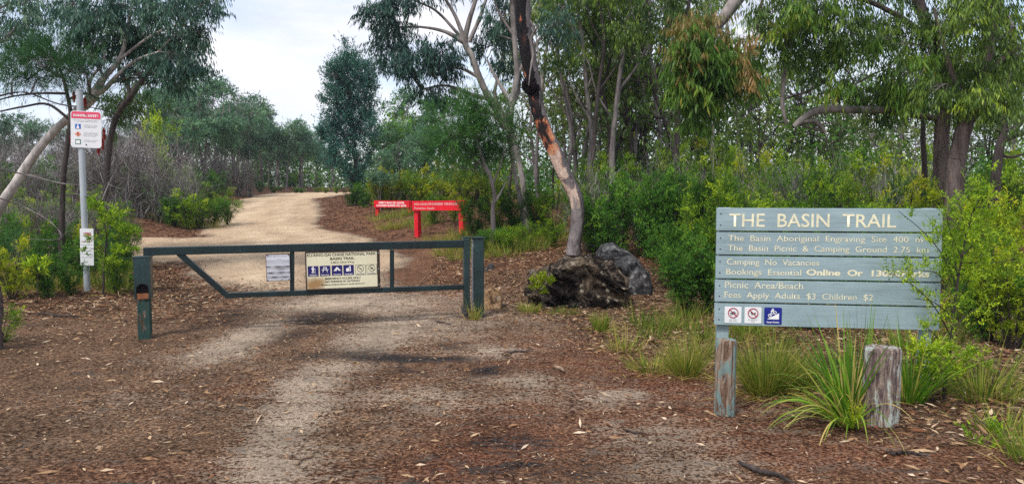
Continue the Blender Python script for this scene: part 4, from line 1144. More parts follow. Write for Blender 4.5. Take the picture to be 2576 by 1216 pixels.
for k, (ub, ut, um, d_, Y_, bk, w_) in enumerate(((1478, 1466, 1484, 13, 18.5, 'bark_grey', 'grey'), (1500, 1520, 1492, 11, 17.6, 'bark_dark', 'dark'), (1522, 1496, 1530, 14, 19.0, 'bark_dark', 'dark'), (1548, 1572, 1540, 15, 18.0, 'bark_grey', 'grey'), (1572, 1548, 1584, 10, 19.5, 'bark_dark', 'dark'),
        (1604, 1640, 1598, 9, 20., 'bark_white', 'pale'), (1650, 1632, 1656, 10, 18.8, 'bark_grey', 'grey'), (1708, 1716, 1700, 16, 17.0, 'bark_dark', 'dark'), (1420, 1400, 1432, 9, 19.5, 'bark_grey', 'grey'), (1800, 1830, 1790, 9, 21., 'bark_white', 'pale'), (1360, 1378, 1350, 9, 21., 'bark_white', 'pale'))):
    tree('slim_gum', ('slim %s gum stem in the cluster of trunks right of the charred gum' % w_) if 1470 < ub < 1700 else 'slim %s gum stem rising out of the thicket' % w_, None, Y_,
         [(ub, 560, d_*1.1), (um, 420, d_), (um+4, 330, d_*.95), ((um+ut)/2, 220, d_*.85), (ut, 100, d_*.7), (ut+random.uniform(-30, 30), -40, d_*.45)],
         [[((um+ut)/2, 230, d_*.5), (ut+40, 150, d_*.35), (ut+70, 70, d_*.2)], [(um, 300, d_*.4), (um-40, 230, d_*.3), (um-60, 150, d_*.15)], [(ut, 120, d_*.4), (ut-35, 50, d_*.3), (ut-50, -30, d_*.2)]],
         [(ut+50, 70, 40, 28, 8), (ut-50, 20, 44, 30, 10), (ut, -30, 60, 34, 12), (um-60, 150, 24, 20, 4)], M[bk], M['gum_leaf_green'], 'gum', group='cluster of slim trunks' if 1470 < ub < 1700 else 'slim stems in the thicket', root_r=.02, tint=.45, leafscale=1.25, sides=8)
# left leaning gum
tree('gum_tree', 'white-trunked gum leaning in from the left edge over the safety sign', (-11.3, 13.2), 13.6,
     [(-70, 600, 26), (20, 490, 24), (75, 405, 21), (128, 338, 19), (180, 290, 18), (215, 262, 26), (235, 240, 26), (262, 195, 15), (300, 150, 11), (318, 90, 9), (330, 20, 7), (350, -60, 5)],
     [[(232, 242, 16), (265, 222, 13), (300, 185, 10), (345, 150, 7), (400, 130, 5)], [(225, 245, 12), (228, 200, 8), (262, 150, 6), (250, 90, 4)], [(262, 195, 8), (220, 120, 6), (190, 50, 4)], [(300, 150, 8), (380, 90, 6), (450, 60, 4)], [(318, 90, 6), (290, 30, 5), (270, -40, 3)]],
     [(250, 40, 70, 45, 30), (330, 20, 80, 45, 32), (420, 20, 70, 42, 30), (500, 15, 42, 38, 18), (300, 100, 70, 38, 22), (380, 95, 70, 42, 28), (460, 95, 55, 42, 24), (515, 85, 24, 34, 10), (430, 150, 60, 36, 22), (480, 165, 40, 32, 14), (350, 160, 50, 30, 12), (415, 195, 34, 26, 8),
      (200, 55, 50, 38, 14), (230, 95, 46, 34, 12), (180, 10, 50, 30, 12), (350, -60, 160, 50, 40), (530, 5, 26, 26, 7), (225, 140, 34, 26, 6), (455, 205, 22, 20, 5)],
     M['bark_pale'], M['gum_leaf_blue'], 'gum', root_r=.025, dens=1.0, tint=.5, leafscale=1.0, shrink=.82)
tree('gum_tree', 'grey second gum stem forking behind the leaning white gum', None, 16.5,
     [(275, 600, 18), (268, 500, 15), (272, 400, 15), (290, 300, 14), (330, 240, 15), (355, 205, 14), (385, 165, 12), (400, 110, 8)],
     [[(330, 240, 12), (310, 190, 9), (290, 150, 6)], [(355, 205, 10), (340, 150, 7), (360, 90, 5)]],
     [(400, 120, 50, 36, 14), (330, 130, 50, 36, 10), (380, 220, 50, 30, 8), (345, 250, 36, 24, 6), (270, 300, 40, 50, 6), (300, 260, 40, 26, 8)], M['bark_dark'], M['gum_leaf_green'], 'gum', root_r=.03, dens=1.2, tint=.2)
tree('gum_tree', 'airy grey-leaved gum at the top left corner', (-12.6, 14.6), 15.5,
     [(-140, 600, 20), (-110, 380, 16), (-90, 200, 12), (-60, 60, 9), (-20, -40, 6)], [[(-90, 200, 7), (-20, 120, 5), (30, 80, 4)], [(-60, 60, 6), (20, 10, 4), (80, 0, 3)]],
     [(15, 30, 60, 45, 20), (60, 10, 50, 30, 14), (30, 100, 50, 40, 14), (90, 60, 40, 32, 8), (10, 160, 34, 36, 8), (120, 20, 40, 30, 10), (70, 110, 34, 26, 6)], M['bark_grey'], M['gum_leaf_blue'], 'gum', root_r=.02, dens=1.2, tint=.6)
t = tree('banksia_tree', 'dark needle-leaved banksia with red flower spikes behind the safety sign', None, 13.2,
     [(150, 640, 14), (158, 480, 12), (170, 360, 12), (178, 290, 10), (165, 220, 8), (150, 170, 6)],
     [[(175, 300, 8), (120, 262, 6), (60, 268, 5), (0, 280, 4)], [(165, 235, 7), (90, 235, 5), (20, 245, 4), (-30, 262, 3)], [(170, 250, 6), (215, 235, 5), (250, 250, 3)], [(165, 200, 6), (110, 170, 4)]],
     [(120, 150, 60, 34, 22), (60, 160, 46, 34, 16), (170, 150, 50, 36, 20), (110, 195, 60, 28, 16), (200, 180, 40, 30, 10), (40, 195, 40, 24, 8), (215, 240, 26, 30, 7), (150, 120, 40, 22, 9)], M['bark_dark'], M['feather_leaf'], 'needle', root_r=.02, dens=1.0, tint=.3)
tb = Vector(t.location)
for u, v in ((186, 243), (248, 376), (258, 362), (196, 262), (252, 300), (234, 352), (180, 352), (262, 338), (214, 258)):
    bb = Buf(); p = np.array(P(u, v, 12.9)-tb); n = 260
    th = rng.uniform(0, 2*math.pi, n); zz = rng.uniform(-.07, .07, n); d = np.stack([np.cos(th), np.sin(th), np.full(n, .35)], 1)
    leaves(bb, p+np.stack([0*th, 0*th, zz], 1), d, rng.standard_normal((n, 3)), np.full(n, .034), np.full(n, .006), rng.uniform(.3, .9, n))
    tube(bb, [p-[0, 0, .1], p+[0, 0, .1]], [.014, .014], 6, .2)
    if 'flower' not in M: M['flower'] = leaf_mat('flower_red', [(0, (.22, .012, .010)), (1, (.42, .05, .04))], .2, .6, .2)
    bb.build('flower_spike', M['flower'], t)

# columnar dark tree right of the road
cl = []
for u, v, ru, rv, n in ((868, 150, 12, 34, 10), (858, 178, 10, 22, 6), (888, 158, 10, 30, 8), (832, 190, 12, 30, 8), (905, 190, 14, 26, 8), (930, 200, 12, 30, 8), (845, 220, 22, 30, 14), (880, 210, 22, 34, 16), (915, 235, 22, 34, 14),
                        (838, 262, 24, 30, 14), (875, 265, 28, 34, 18), (920, 280, 26, 34, 14), (850, 310, 34, 30, 18), (895, 320, 36, 32, 20), (930, 330, 22, 34, 10), (835, 350, 30, 28, 12), (880, 370, 38, 34, 18), (915, 400, 28, 34, 12), (850, 400, 34, 30, 14), (890, 440, 36, 30, 12), (820, 335, 20, 24, 8)):
    cl.append((u, v, ru, rv, n))
tree('cypress_pine', 'tall dense blue-green pine with spiky top at the right edge of the road', None, 33,
     [(905, 520, 14), (900, 460, 12), (892, 380, 11), (885, 300, 9), (878, 220, 6), (872, 160, 3)], [[(895, 400, 8), (860, 330, 6), (845, 250, 4)], [(890, 340, 7), (915, 270, 5), (928, 210, 3)], [(905, 500, 9), (880, 440, 7), (850, 390, 4)]],
     cl, M['bark_dark'], M['conifer_leaf'], 'conifer', root_r=.05, dens=2.1, tint=.45, thick=.9, leafscale=.95)

# acacia, feathery, centre
tree('wattle_tree', 'dark feathery wattle with a thin grey trunk behind the red signs', None, 16.2,
     [(1243, 590, 14), (1240, 530, 11), (1244, 490, 10), (1232, 440, 9), (1215, 400, 8), (1200, 350, 6), (1195, 300, 4)], [[(1238, 520, 7), (1262, 480, 5), (1280, 440, 3)], [(1232, 440, 6), (1180, 380, 4), (1130, 340, 3)], [(1238, 470, 6), (1260, 410, 4), (1275, 350, 3)]],
     [(1190, 300, 60, 40, 22), (1150, 335, 50, 34, 18), (1210, 350, 60, 40, 24), (1120, 370, 40, 30, 12), (1170, 395, 56, 30, 16), (1235, 400, 50, 34, 16), (1250, 310, 44, 36, 14), (1105, 300, 32, 24, 6), (1290, 350, 26, 40, 8), (1200, 265, 40, 22, 8), (1140, 420, 30, 16, 5)],
     M['bark_grey'], M['feather_leaf'], 'needle', root_r=.015, dens=1.7, tint=.6, shrink=.92)

# right: rough-barked trees and the pale limb
bigR = tree('gum_tree', 'gum with rough grey trunk and pale limbs above the sign', None, 12.4,
     [(2368, 520, 42), (2366, 440, 36), (2368, 360, 34), (2372, 290, 36), (2370, 220, 32), (2350, 120, 28), (2310, 0, 26), (2280, -120, 22), (2250, -240, 16)],
     [[(2352, 120, 16), (2290, 60, 14), (2200, 10, 12), (2100, -20, 12), (1990, -40, 14)],
      [(2300, -40, 26), (2200, -90, 30), (2060, -110, 30), (1940, -80, 30), (1868, -20, 34), (1820, 45, 26), (1770, 110, 16), (1752, 150, 8)],
      [(2372, 300, 16), (2300, 290, 14), (2220, 275, 16), (2140, 276, 17), (2085, 274, 18), (2041, 286, 16), (2012, 305, 15), (1997, 318, 11)],
      [(2012, 305, 12), (2045, 304, 11), (2058, 310, 11), (2076, 333, 7)], [(2005, 312, 6), (2040, 322, 5), (2074, 334, 3)],
      [(1940, -80, 12), (1905, 60, 6), (1925, 90, 8), (1915, 125, 5)],
      [(2080, -100, 10), (1985, 60, 6), (1974, 180, 9), (1968, 260, 10), (1978, 312, 7)], [(1970, 250, 5), (2030, 230, 5), (2090, 200, 3)], [(2110, 160, 3), (2140, 190, 3), (2160, 240, 2), (2100, 90, 3)]],
     [(2100, 60, 80, 46, 34), (2000, 40, 70, 42, 28), (2200, 70, 70, 46, 30), (2290, 70, 60, 46, 24), (2040, 120, 64, 40, 22), (1960, 120, 54, 40, 20), (2110, 130, 40, 30, 12), (2260, 170, 44, 40, 18), (2140, 225, 40, 30, 12), (2060, 180, 34, 26, 6), (2280, 240, 40, 40, 18), (2200, 250, 46, 34, 18),
      (2220, 310, 30, 26, 5), (1950, 30, 60, 36, 16), (2100, -50, 160, 50, 50), (2300, -60, 120, 60, 40), (2330, 150, 40, 50, 12)],
     M['bark_red'], M['gum_leaf_green'], 'gum', root_r=.02, dens=.8, tint=.40, shrink=.88)
# its pale limbs carry smooth white bark
limb = Buf(); rb_ = Vector(bigR.location)
for lb in ([(2225, 276, 16.6), (2140, 276, 17.8), (2085, 274, 19), (2041, 286, 17), (2012, 305, 16), (1996, 319, 10)], [(2012, 306, 12.6), (2045, 304, 12), (2058, 310, 12), (2077, 334, 7)],
           [(1905, 60, 6.4), (1925, 90, 9), (1915, 125, 5.4)], [(1985, 60, 6.5), (1974, 180, 9.8), (1968, 260, 10.8), (1979, 313, 7)], [(1872, -26, 34), (1820, 45, 27), (1770, 110, 17), (1751, 152, 8)]):
    c2, r2 = cat_curve([P(q[0], q[1], 12.39)-rb_ for q in lb], [q[2]*px(12.4)/2+.004 for q in lb], 6); tube(limb, c2, r2, 10, .5, .02)
limb.build('pale_limb', M['bark_white'], bigR, smooth=True)
# hanging fresh and reddish leaves on its left limb
fr = Buf(); rdl = Buf(); tw = Buf()
grow(tw, fr, [(P(u, v, 11.9+random.uniform(-.35, .35)), (ru*px(12), .25, ru*.8*px(12)), int(n)) for u, v, ru, n in [(1790+random.gauss(0, 48), 165+random.gauss(0, 45), random.uniform(20, 40), random.uniform(6, 12)) for _ in range(19)]],
     [P(1820, 45, 12.4), P(1790, 85, 12.3), P(1770, 110, 12.2), P(1752, 150, 12.2)], 'gum', .02, dens=1.2, tint=.40, leafscale=1.3)
grow(tw, rdl, [(P(u, v, 11.7), (ru*px(12), .2, ru*.7*px(12)), int(n)) for u, v, ru, n in [(1800+random.uniform(-75, 75), 95+random.uniform(-40, 45), random.uniform(14, 30), 2) for _ in range(8)]+[(1868, 165, 12, 3), (1740, 180, 12, 3), (1850, 205, 10, 3)]],
     [P(1820, 45, 12.4), P(1790, 85, 12.3)], 'gum', .014, dens=.8, tint=.45, leafscale=1.35)
fr.build('fresh_leaves', M['gum_leaf_fresh'], bigR, shift=rb_); rdl.build('reddish_leaves', M['gum_leaf_red'], bigR, shift=rb_); tw.build('hanging_twigs', M['bark_grey'], bigR, shift=rb_)
fr = Buf(); tw = Buf()
grow(tw, fr, [(P(u, v, 11.7), (ru*px(12), .3, rv*px(12)), n) for u, v, ru, rv, n in ((2050, 25, 50, 20, 7), (2120, 95, 30, 22, 4), (2230, 100, 30, 18, 4), (2330, 150, 28, 18, 4), (2260, 215, 22, 26, 5), (2120, 200, 14, 22, 3), (1975, 70, 30, 20, 3), (2020, 12, 40, 14, 5), (2290, 235, 20, 22, 3))],
     [P(2100, -20, 12.4), P(2290, 60, 12.3), P(2350, 120, 12.2), P(2200, 10, 12.4)], 'gum', .008, dens=1.1, tint=.62, leafscale=1.3)
fr.build('new_shoots', M['gum_leaf_fresh'], bigR, shift=rb_); tw.build('shoot_twigs', M['bark_grey'], bigR, shift=rb_)

tree('gum_tree', 'stout rough-barked gum leaning right beside the other grey trunk at the right', None, 11.6,
     [(2395, 540, 44), (2402, 450, 42), (2408, 400, 40), (2418, 350, 38), (2432, 300, 38), (2452, 250, 34), (2480, 160, 28), (2500, 60, 22), (2520, -60, 18)],
     [[(2440, 280, 18), (2400, 200, 14), (2370, 100, 9), (2350, 20, 6)], [(2465, 210, 16), (2520, 150, 12), (2580, 110, 8)], [(2445, 270, 14), (2510, 250, 10), (2570, 240, 7)], [(2455, 240, 10), (2470, 140, 8), (2550, 70, 5)]],
     [(2400, 150, 60, 50, 30), (2460, 190, 56, 50, 28), (2420, 230, 56, 40, 24), (2500, 120, 60, 46, 24), (2380, 60, 56, 46, 24), (2450, 70, 60, 46, 26), (2540, 60, 60, 46, 24), (2480, 250, 50, 36, 18), (2540, 200, 50, 46, 20), (2570, 140, 50, 50, 18), (2440, 10, 70, 36, 22), (2350, 230, 40, 30, 12), (2520, -40, 100, 50, 24)],
     M['bark_red'], M['gum_leaf_green'], 'gum', root_r=.02, dens=.82, tint=.42, shrink=.88)
tree('young_tree', 'thin dark reddish sapling trunk left of the two grey gum trunks at the right', None, 13.5,
     [(2330, 520, 15), (2326, 430, 13), (2322, 350, 12), (2324, 270, 10), (2318, 190, 7)], [[(2325, 300, 6), (2270, 285, 4), (2220, 300, 3)]],
     [(2310, 190, 36, 40, 12), (2300, 260, 30, 20, 6)], M['bark_dark'], M['gum_leaf_green'], 'gum', root_r=.012, dens=1, tint=.3)
tree('gum_tree', 'dark-limbed spreading gum glimpsed at the far right edge', None, 15.5,
     [(2500, 480, 26), (2510, 400, 22), (2525, 330, 18), (2520, 260, 12)], [[(2515, 360, 12), (2560, 340, 9), (2620, 330, 7)], [(2510, 330, 12), (2545, 290, 9), (2600, 260, 7)], [(2510, 380, 9), (2540, 395, 7), (2600, 380, 5)]],
     [(2540, 250, 60, 40, 18), (2570, 310, 36, 26, 6), (2490, 300, 36, 24, 6), (2560, 200, 60, 50, 20)], M['bark_dark'], M['gum_leaf_green'], 'gum', root_r=.018, dens=1.1, tint=.5)

# ------------------------------------------------------------------ generic trees and shrubs (one of each kind, then copies)
def gen_tree(name, label, cat, group, h, seed, bark, leafm, style, crown=(.45, 1.0), spread=.28, nclump=9, nsub=14, stems=1, rad=.09, tint=.45, leafscale=1., cr=.13, bare=6):
    global rng
    old = rng; rng = np.random.default_rng(seed); rnd = random.Random(seed)
    wood, tw, leaf = Buf(), Buf(), Buf(); wpts = []; cl = []
    for s in range(stems):
        ox = rnd.uniform(-.35, .35)*(stems > 1); oy = rnd.uniform(-.35, .35)*(stems > 1); lx = rnd.uniform(-.17, .17)*h; ly = rnd.uniform(-.15, .15)*h
        pts = [Vector((ox, oy, -.3)), Vector((ox+lx*.2+rnd.uniform(-.25, .25), oy+ly*.2, h*.25)), Vector((ox+lx*.5+rnd.uniform(-.4, .4), oy+ly*.5, h*.5)), Vector((ox+lx, oy+ly, h*.75))]
        cu, ra = cat_curve(pts, [rad, rad*.8, rad*.6, rad*.35], 6); tube(wood, cu, ra, 8, .5, .03); wpts += list(cu[len(cu)//3:])
        for k in range(bare):
            a_ = cu[rnd.randrange(len(cu)//4, len(cu))]; an = rnd.uniform(0, 6.28); L_ = h*rnd.uniform(.12, .3); e_ = a_+np.array([math.cos(an)*L_*.7, math.sin(an)*L_*.7, L_*.75])
            c3, r3 = cat_curve([a_, (a_+e_)/2+rng.standard_normal(3)*.07*L_*2, e_], [rad*.4, rad*.25, .012], 4); tube(wood, c3, r3, 4, .5)
            for j_ in range(2): f_ = c3[rnd.randrange(3, len(c3))]; g_ = f_+rng.standard_normal(3)*L_*.25+np.array([0, 0, L_*.3]); tube(wood, [f_, (f_+g_)/2+rng.standard_normal(3)*.04*L_, g_], [rad*.18, rad*.12, .006], 3, .5)
        for k in range(nclump//stems):
            a = rnd.uniform(0, 2*math.pi); hh = rnd.uniform(*crown); d_ = spread*h*math.sqrt(max(.05, 1-((hh-crown[0])/(crown[1]-crown[0])*1.15-.35)**2))*rnd.uniform(.3, 1)
            c = Vector((ox+lx*.8+math.cos(a)*d_, oy+ly*.8+math.sin(a)*d_, hh*h*.93)); r_ = h*cr*rnd.uniform(.7, 1.25)
            cl.append((c, (r_*1.15, r_*1.15, r_*.72), nsub))
    grow(tw, leaf, cl, wpts, style, rad*.4, tint=tint, leafscale=leafscale)
    t = thing(name, label, cat, (0, 0, 0), 0, group)
    wood.build('trunk', bark, t, smooth=True); tw.build('branchwork', bark, t, smooth=True); leaf.build('crown', leafm, t)
    rng = old; return t


def gen_shrub(name, h, seed, leafm, style, nstem=10, nsub=110, width=.42, tint=.45, leafscale=1., bark='bark_dark', low=.12):
    global rng
    old = rng; rng = np.random.default_rng(seed); rnd = random.Random(seed)
    tw, leaf = Buf(), Buf(); c0 = np.array([0, 0, h*.5]); subs = []
    for k in range(nstem):
        a = rnd.uniform(0, 2*math.pi); r_ = width*h*rnd.uniform(.2, 1); top = h*rnd.uniform(.55, 1)*(1-.25*(r_/(width*h))**2)
        pts = [Vector((0, 0, -.1)), Vector((math.cos(a)*r_*.4, math.sin(a)*r_*.4, top*.45)), Vector((math.cos(a)*r_*.85, math.sin(a)*r_*.85, top*.8)), Vector((math.cos(a)*r_, math.sin(a)*r_, top))]
        cu, ra = cat_curve(pts, [.016, .012, .008, .003], 5); tube(tw, cu, ra, 4, .5)
        n = nsub//nstem; t_ = rng.uniform(low, 1, n)**.8; idx = (t_*(len(cu)-1)).astype(int)
        q = cu[idx] + unit(rng.standard_normal((n, 3)))*(h*.13*rng.uniform(.2, 1, n))[:, None]; q[:, 2] = np.maximum(q[:, 2], .03); subs.append(q)
        for j in range(n):
            if j % 2 == 0: tube(tw, [cu[max(0, idx[j]-1)], q[j]], [.005, .002], 3, .5)
    subs = np.concatenate(subs); kw = STY[style]
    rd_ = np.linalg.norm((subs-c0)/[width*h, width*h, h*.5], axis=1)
    tn = tint-.22+.18*rng.standard_normal(len(subs)) + .34*np.clip(rd_, 0, 1.1)**2  # brighter new growth outward; also paints a shaded shrub interior into the leaf tint
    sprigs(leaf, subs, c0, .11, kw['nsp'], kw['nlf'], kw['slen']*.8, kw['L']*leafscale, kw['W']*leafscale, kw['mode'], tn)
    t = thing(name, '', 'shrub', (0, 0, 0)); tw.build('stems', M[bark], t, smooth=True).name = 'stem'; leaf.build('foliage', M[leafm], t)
    rng = old; return t


def gen_dry(h, seed, n=120):
    """grey leafless scrub: crooked stems with a haze of fine twigs"""
    global rng
    old = rng; rng = np.random.default_rng(seed)
    b = Buf(); pts = []
    for k in range(24):
        a = rng.uniform(0, 6.28); r_ = h*rng.uniform(.08, .42); p = [np.array([0, 0, -.1])+rng.standard_normal(3)*[.1, .1, 0]]
        top = h*rng.uniform(.5, 1.)
        for q in range(1, 6): p.append(np.array([math.cos(a)*r_*(q/5)**1.3, math.sin(a)*r_*(q/5)**1.3, top*q/5]) + rng.standard_normal(3)*.07*h*.6)
        cu, ra = cat_curve(p, np.linspace(.017, .004, 6), 4); tube(b, cu, ra, 4, rng.uniform(.1, .7)); pts.append(cu[4:])
    P_ = np.concatenate(pts)
    for sc_, m, w in ((.5, 300, (.006, .012)), (.24, 900, (.004, .008)), (.12, 900, (.003, .006))):
        k = rng.integers(0, len(P_), m); pos = P_[k] + rng.standard_normal((m, 3))*(.04 if sc_ > .3 else .13)*h*.6
        pos[:, 2] = np.abs(pos[:, 2])
        blades(b, pos, unit(pos-[0, 0, h*.3])*.6+rng.standard_normal((m, 3))*.7+np.array([0, 0, .25]), rng.uniform(.5, 1.3, m)*sc_*h*.7, rng.uniform(*w, m), rng.uniform(-.6, 1.4, m), np.clip(.55+.28*rng.standard_normal(m), 0, 1), 3)
    t = thing('dry_shrub', '', 'shrub'); b.build('twigs', M['dry_twig'], t)
    rng = old; return t


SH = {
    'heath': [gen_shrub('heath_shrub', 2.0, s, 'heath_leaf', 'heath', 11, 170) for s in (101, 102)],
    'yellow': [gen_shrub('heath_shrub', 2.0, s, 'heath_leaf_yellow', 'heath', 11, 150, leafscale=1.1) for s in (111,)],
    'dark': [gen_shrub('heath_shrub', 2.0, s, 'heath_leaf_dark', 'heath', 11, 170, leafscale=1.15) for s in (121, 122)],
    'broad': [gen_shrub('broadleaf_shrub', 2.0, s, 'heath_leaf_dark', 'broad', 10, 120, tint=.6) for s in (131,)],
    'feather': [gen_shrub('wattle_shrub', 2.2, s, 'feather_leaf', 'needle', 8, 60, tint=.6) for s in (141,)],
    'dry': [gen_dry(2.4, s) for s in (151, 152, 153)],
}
_used = set()


def place(kind, x, y, s, label, group=None, sz=None, k=None):
    lst = SH[kind]; p = lst[random.randrange(len(lst)) if k is None else k % len(lst)]
    if p.name in _used: o = copy_tree(p)
    else: o = p; _used.add(p.name)
    o.location = (x, y, Hs(x, y)-.03); o.rotation_euler = (0, 0, random.uniform(0, 6.28)); o.scale = (s, s, sz or s)
    o['label'] = label
    if group: o['group'] = group
    elif 'group' in o: del o['group']
    return o


def row(kind, us, vtops, Yd, label, group, jit=.5, base_h=2.0, n=None, wf=1.0):
    """shrubs across a span of the picture at depth Yd whose tops reach vtops (interpolated)"""
    for u in us:
        y = Yd+random.uniform(-jit, jit); u2 = u+random.uniform(-12, 12)
        x = (u2-1288)/F*y*1.0; vt = np.interp(u2, *vtops) + random.uniform(-12, 16)
        h = P(u2, vt, y).z - Hs(x, y); sz = max(.25, h/base_h)
        place(random.choice(kind) if isinstance(kind, (list, tuple)) else kind, x, y, max(.45, sz*.9*wf), label, group, sz)


G = 'shrubs massed in the thicket'
# right thicket, far layers to near
row(['heath', 'yellow', 'dark', 'broad'], range(1480, 2620, 60), ([1480, 1560, 1700, 1800, 1950, 2100, 2250, 2600], [372, 350, 365, 340, 365, 345, 375, 370]), 20, 'green heath shrub deep in the thicket below the gum trunks', 'deep thicket shrubs')
row(['heath', 'yellow', 'heath', 'dark'], range(1490, 2620, 66), ([1480, 1700, 1900, 2200, 2600], [385, 375, 372, 395, 380]), 16.5, 'leafy heath shrub in the upper band of the thicket behind the trail sign', 'upper thicket shrubs')
row(['heath', 'dark', 'broad', 'dark'], range(1510, 1830, 58), ([1480, 1600, 1700, 1830], [450, 400, 395, 440]), 13.6, 'dark green shrub between the leaning charred gum and the trail sign', 'shrubs left of the trail sign')
row(['heath', 'dark', 'heath', 'yellow'], range(1840, 2420, 62), ([1840, 2400], [425, 445]), 12.0, 'dense green shrub directly behind the top board of the trail sign', 'shrubs behind the trail sign')
row(['heath', 'dark'], range(1700, 1860, 50), ([1600, 1860], [520, 470]), 11.6, 'low green shrub right of the grey peaked boulder', 'shrubs beside the boulders')
row(['dark', 'heath'], range(1740, 1840, 50), ([1690, 1840], [600, 520]), 10.2, 'bushy green shrub at the left edge of the trail sign', 'shrubs at the sign edge')
row(['dark', 'dark', 'heath'], range(1860, 2400, 90), ([1840, 2400], [600, 600]), 9.4, 'shadowy shrub seen under and behind the trail sign boards', 'shrubs under the trail sign')
# centre: behind the red signs up to the charred gum
row(['yellow', 'yellow', 'heath'], range(960, 1300, 38), ([900, 1000, 1100, 1300], [420, 405, 395, 420]), 29, 'bright yellow-green shrub behind the red signs', 'bright shrubs behind the red signs')
row(['heath', 'heath', 'dark'], range(1200, 1440, 48), ([1180, 1300, 1440], [470, 440, 450]), 17.5, 'mid-green shrub between the red signs and the leaning gum', 'shrubs right of the red signs')
row(['dark', 'broad', 'heath'], range(925, 1050, 40), ([930, 1180], [440, 440]), 31, 'dark green shrub at the road edge behind the red signs', 'road edge shrubs')
row(['heath', 'dark'], range(1190, 1440, 50), ([1180, 1440], [555, 545]), 15.3, 'low shrub among long grass left of the leaning gum', 'low shrubs left of the leaning gum', wf=1.3)
row(['heath', 'yellow', 'dark'], range(1480, 1560, 40), ([1480, 1560], [470, 470]), 14.6, 'green shrub just right of the leaning gum trunk', 'shrubs touching the leaning gum')
row(['dry'], range(1500, 2400, 120), ([1480, 2400], [400, 400]), 15.2, 'dead twiggy shrub poking out of the green thicket', 'dead twiggy shrubs in the thicket', .8, 2.4)
row(['broad', 'feather', 'yellow'], range(1530, 2400, 105), ([1480, 2400], [410, 410]), 14.4, 'taller leafy shrub standing out of the thicket band', 'taller leafy shrubs in the thicket', .8, wf=.7)
# right of the sign, near
for u, v, y, k, lab in ((2480, 510, 9.4, 'heath', 'large green heath shrub filling the right edge behind the sapling'), (2590, 430, 10.5, 'yellow', 'tall yellow-green shrub cut off by the right edge'), (2460, 540, 9.0, 'heath', 'green heath shrub pressed against the right end of the trail sign'),
                        (2560, 560, 7.9, 'yellow', 'sunny yellow-green shrub at the right edge beside the trail sign'), (2500, 620, 8.3, 'dark', 'dark inner shrub low behind the sapling right of the sign'), (2620, 640, 8.0, 'dark', 'dark low shrub at the lower right edge')):
    x = (u-1288)/F*y; h = P(u, v, y).z-Hs(x, y); place(k, x, y, h/2.0*.85, lab, None, h/2.0)

# left side
row(['dark', 'feather', 'heath'], (30, 120, 200, 280), ([0, 300], [570, 570]), 12.9, 'green shrub crowding behind the foot of the sign pole', 'shrubs behind the sign pole', .3, wf=1.1)
row(['heath', 'yellow', 'dark'], (0, 70, 150, 235, 310), ([0, 320], [520, 545]), 14.2, 'mid-green shrub left of the side track', 'shrubs left of the side track', .3, wf=1.0)
for u, v, y, k, lab in ((20, 585, 11.2, 'yellow', 'bright yellow-green fern-like shrub at the left edge'), (110, 615, 11.4, 'dark', 'dark drooping shrub left of the sign pole'), (170, 640, 11.7, 'dark', 'dark low shrub touching the sign pole on its left'), (285, 610, 11.8, 'heath', 'small heath shrub between the sign pole and the latch post'),
                        (325, 680, 12.6, 'broad', 'low broad-leaved shrub left of the latch post'), (-10, 745, 8.3, 'heath', 'green sprig of shrub at the lower left edge')):
    x = (u-1288)/F*y; h = P(u, v, y).z-Hs(x, y); place(k, x, y, max(.3, h/2.0*1.0), lab, None, h/2.0)
row(['dry'], range(-20, 560, 100), ([0, 300, 560], [360, 350, 400]), 26, 'leafless grey twiggy shrub left of the road', 'bare grey scrub left of the road', 1.5, 2.4)
row(['dry'], range(270, 470, 72), ([250, 460], [310, 350]), 23.5, 'tall bare grey brush above the left bank of the road', 'bare grey brush above the left bank', .8, 2.4)
row(['dry'], range(640, 880, 26), ([560, 700, 880], [400, 420, 440]), 76, 'pale dead scrub beyond the crest of the road', 'dead scrub beyond the crest', 4, 2.4)
row(['dry'], range(420, 640, 30), ([420, 560, 700, 880], [360, 390, 410, 430]), 44, 'pinkish grey dead scrub under the far trees', 'dead scrub under the far trees', 4, 2.4)
row(['dry'], range(-20, 420, 50), ([0, 420], [330, 320]), 32, 'hazy grey scrub at the back left', 'hazy scrub at the back left', 2, 2.4)
row(['heath', 'dark', 'heath'], range(340, 580, 34), ([340, 580], [455, 480]), 24, 'low green shrub on the bank left of the road', 'bank shrubs left of the road', 1.5, wf=1.3)
row(['heath', 'dark'], range(480, 860, 26), ([480, 860], [450, 468]), 54, 'small dark green shrub along the far road edge', 'shrubs along the far road edge', 4, wf=1.3)
row(['dark', 'heath'], range(880, 970, 24), ([870, 960], [460, 450]), 34, 'dark shrub at the foot of the tall pine', 'shrubs at the foot of the pine', 2, wf=1.3)
row(['dark', 'heath'], (-20, 60, 140, 225, 300), ([0, 320], [470, 480]), 18.6+3, 'green shrub in front of the bare scrub at the left', 'shrubs in front of the bare scrub', .5, wf=1.3)

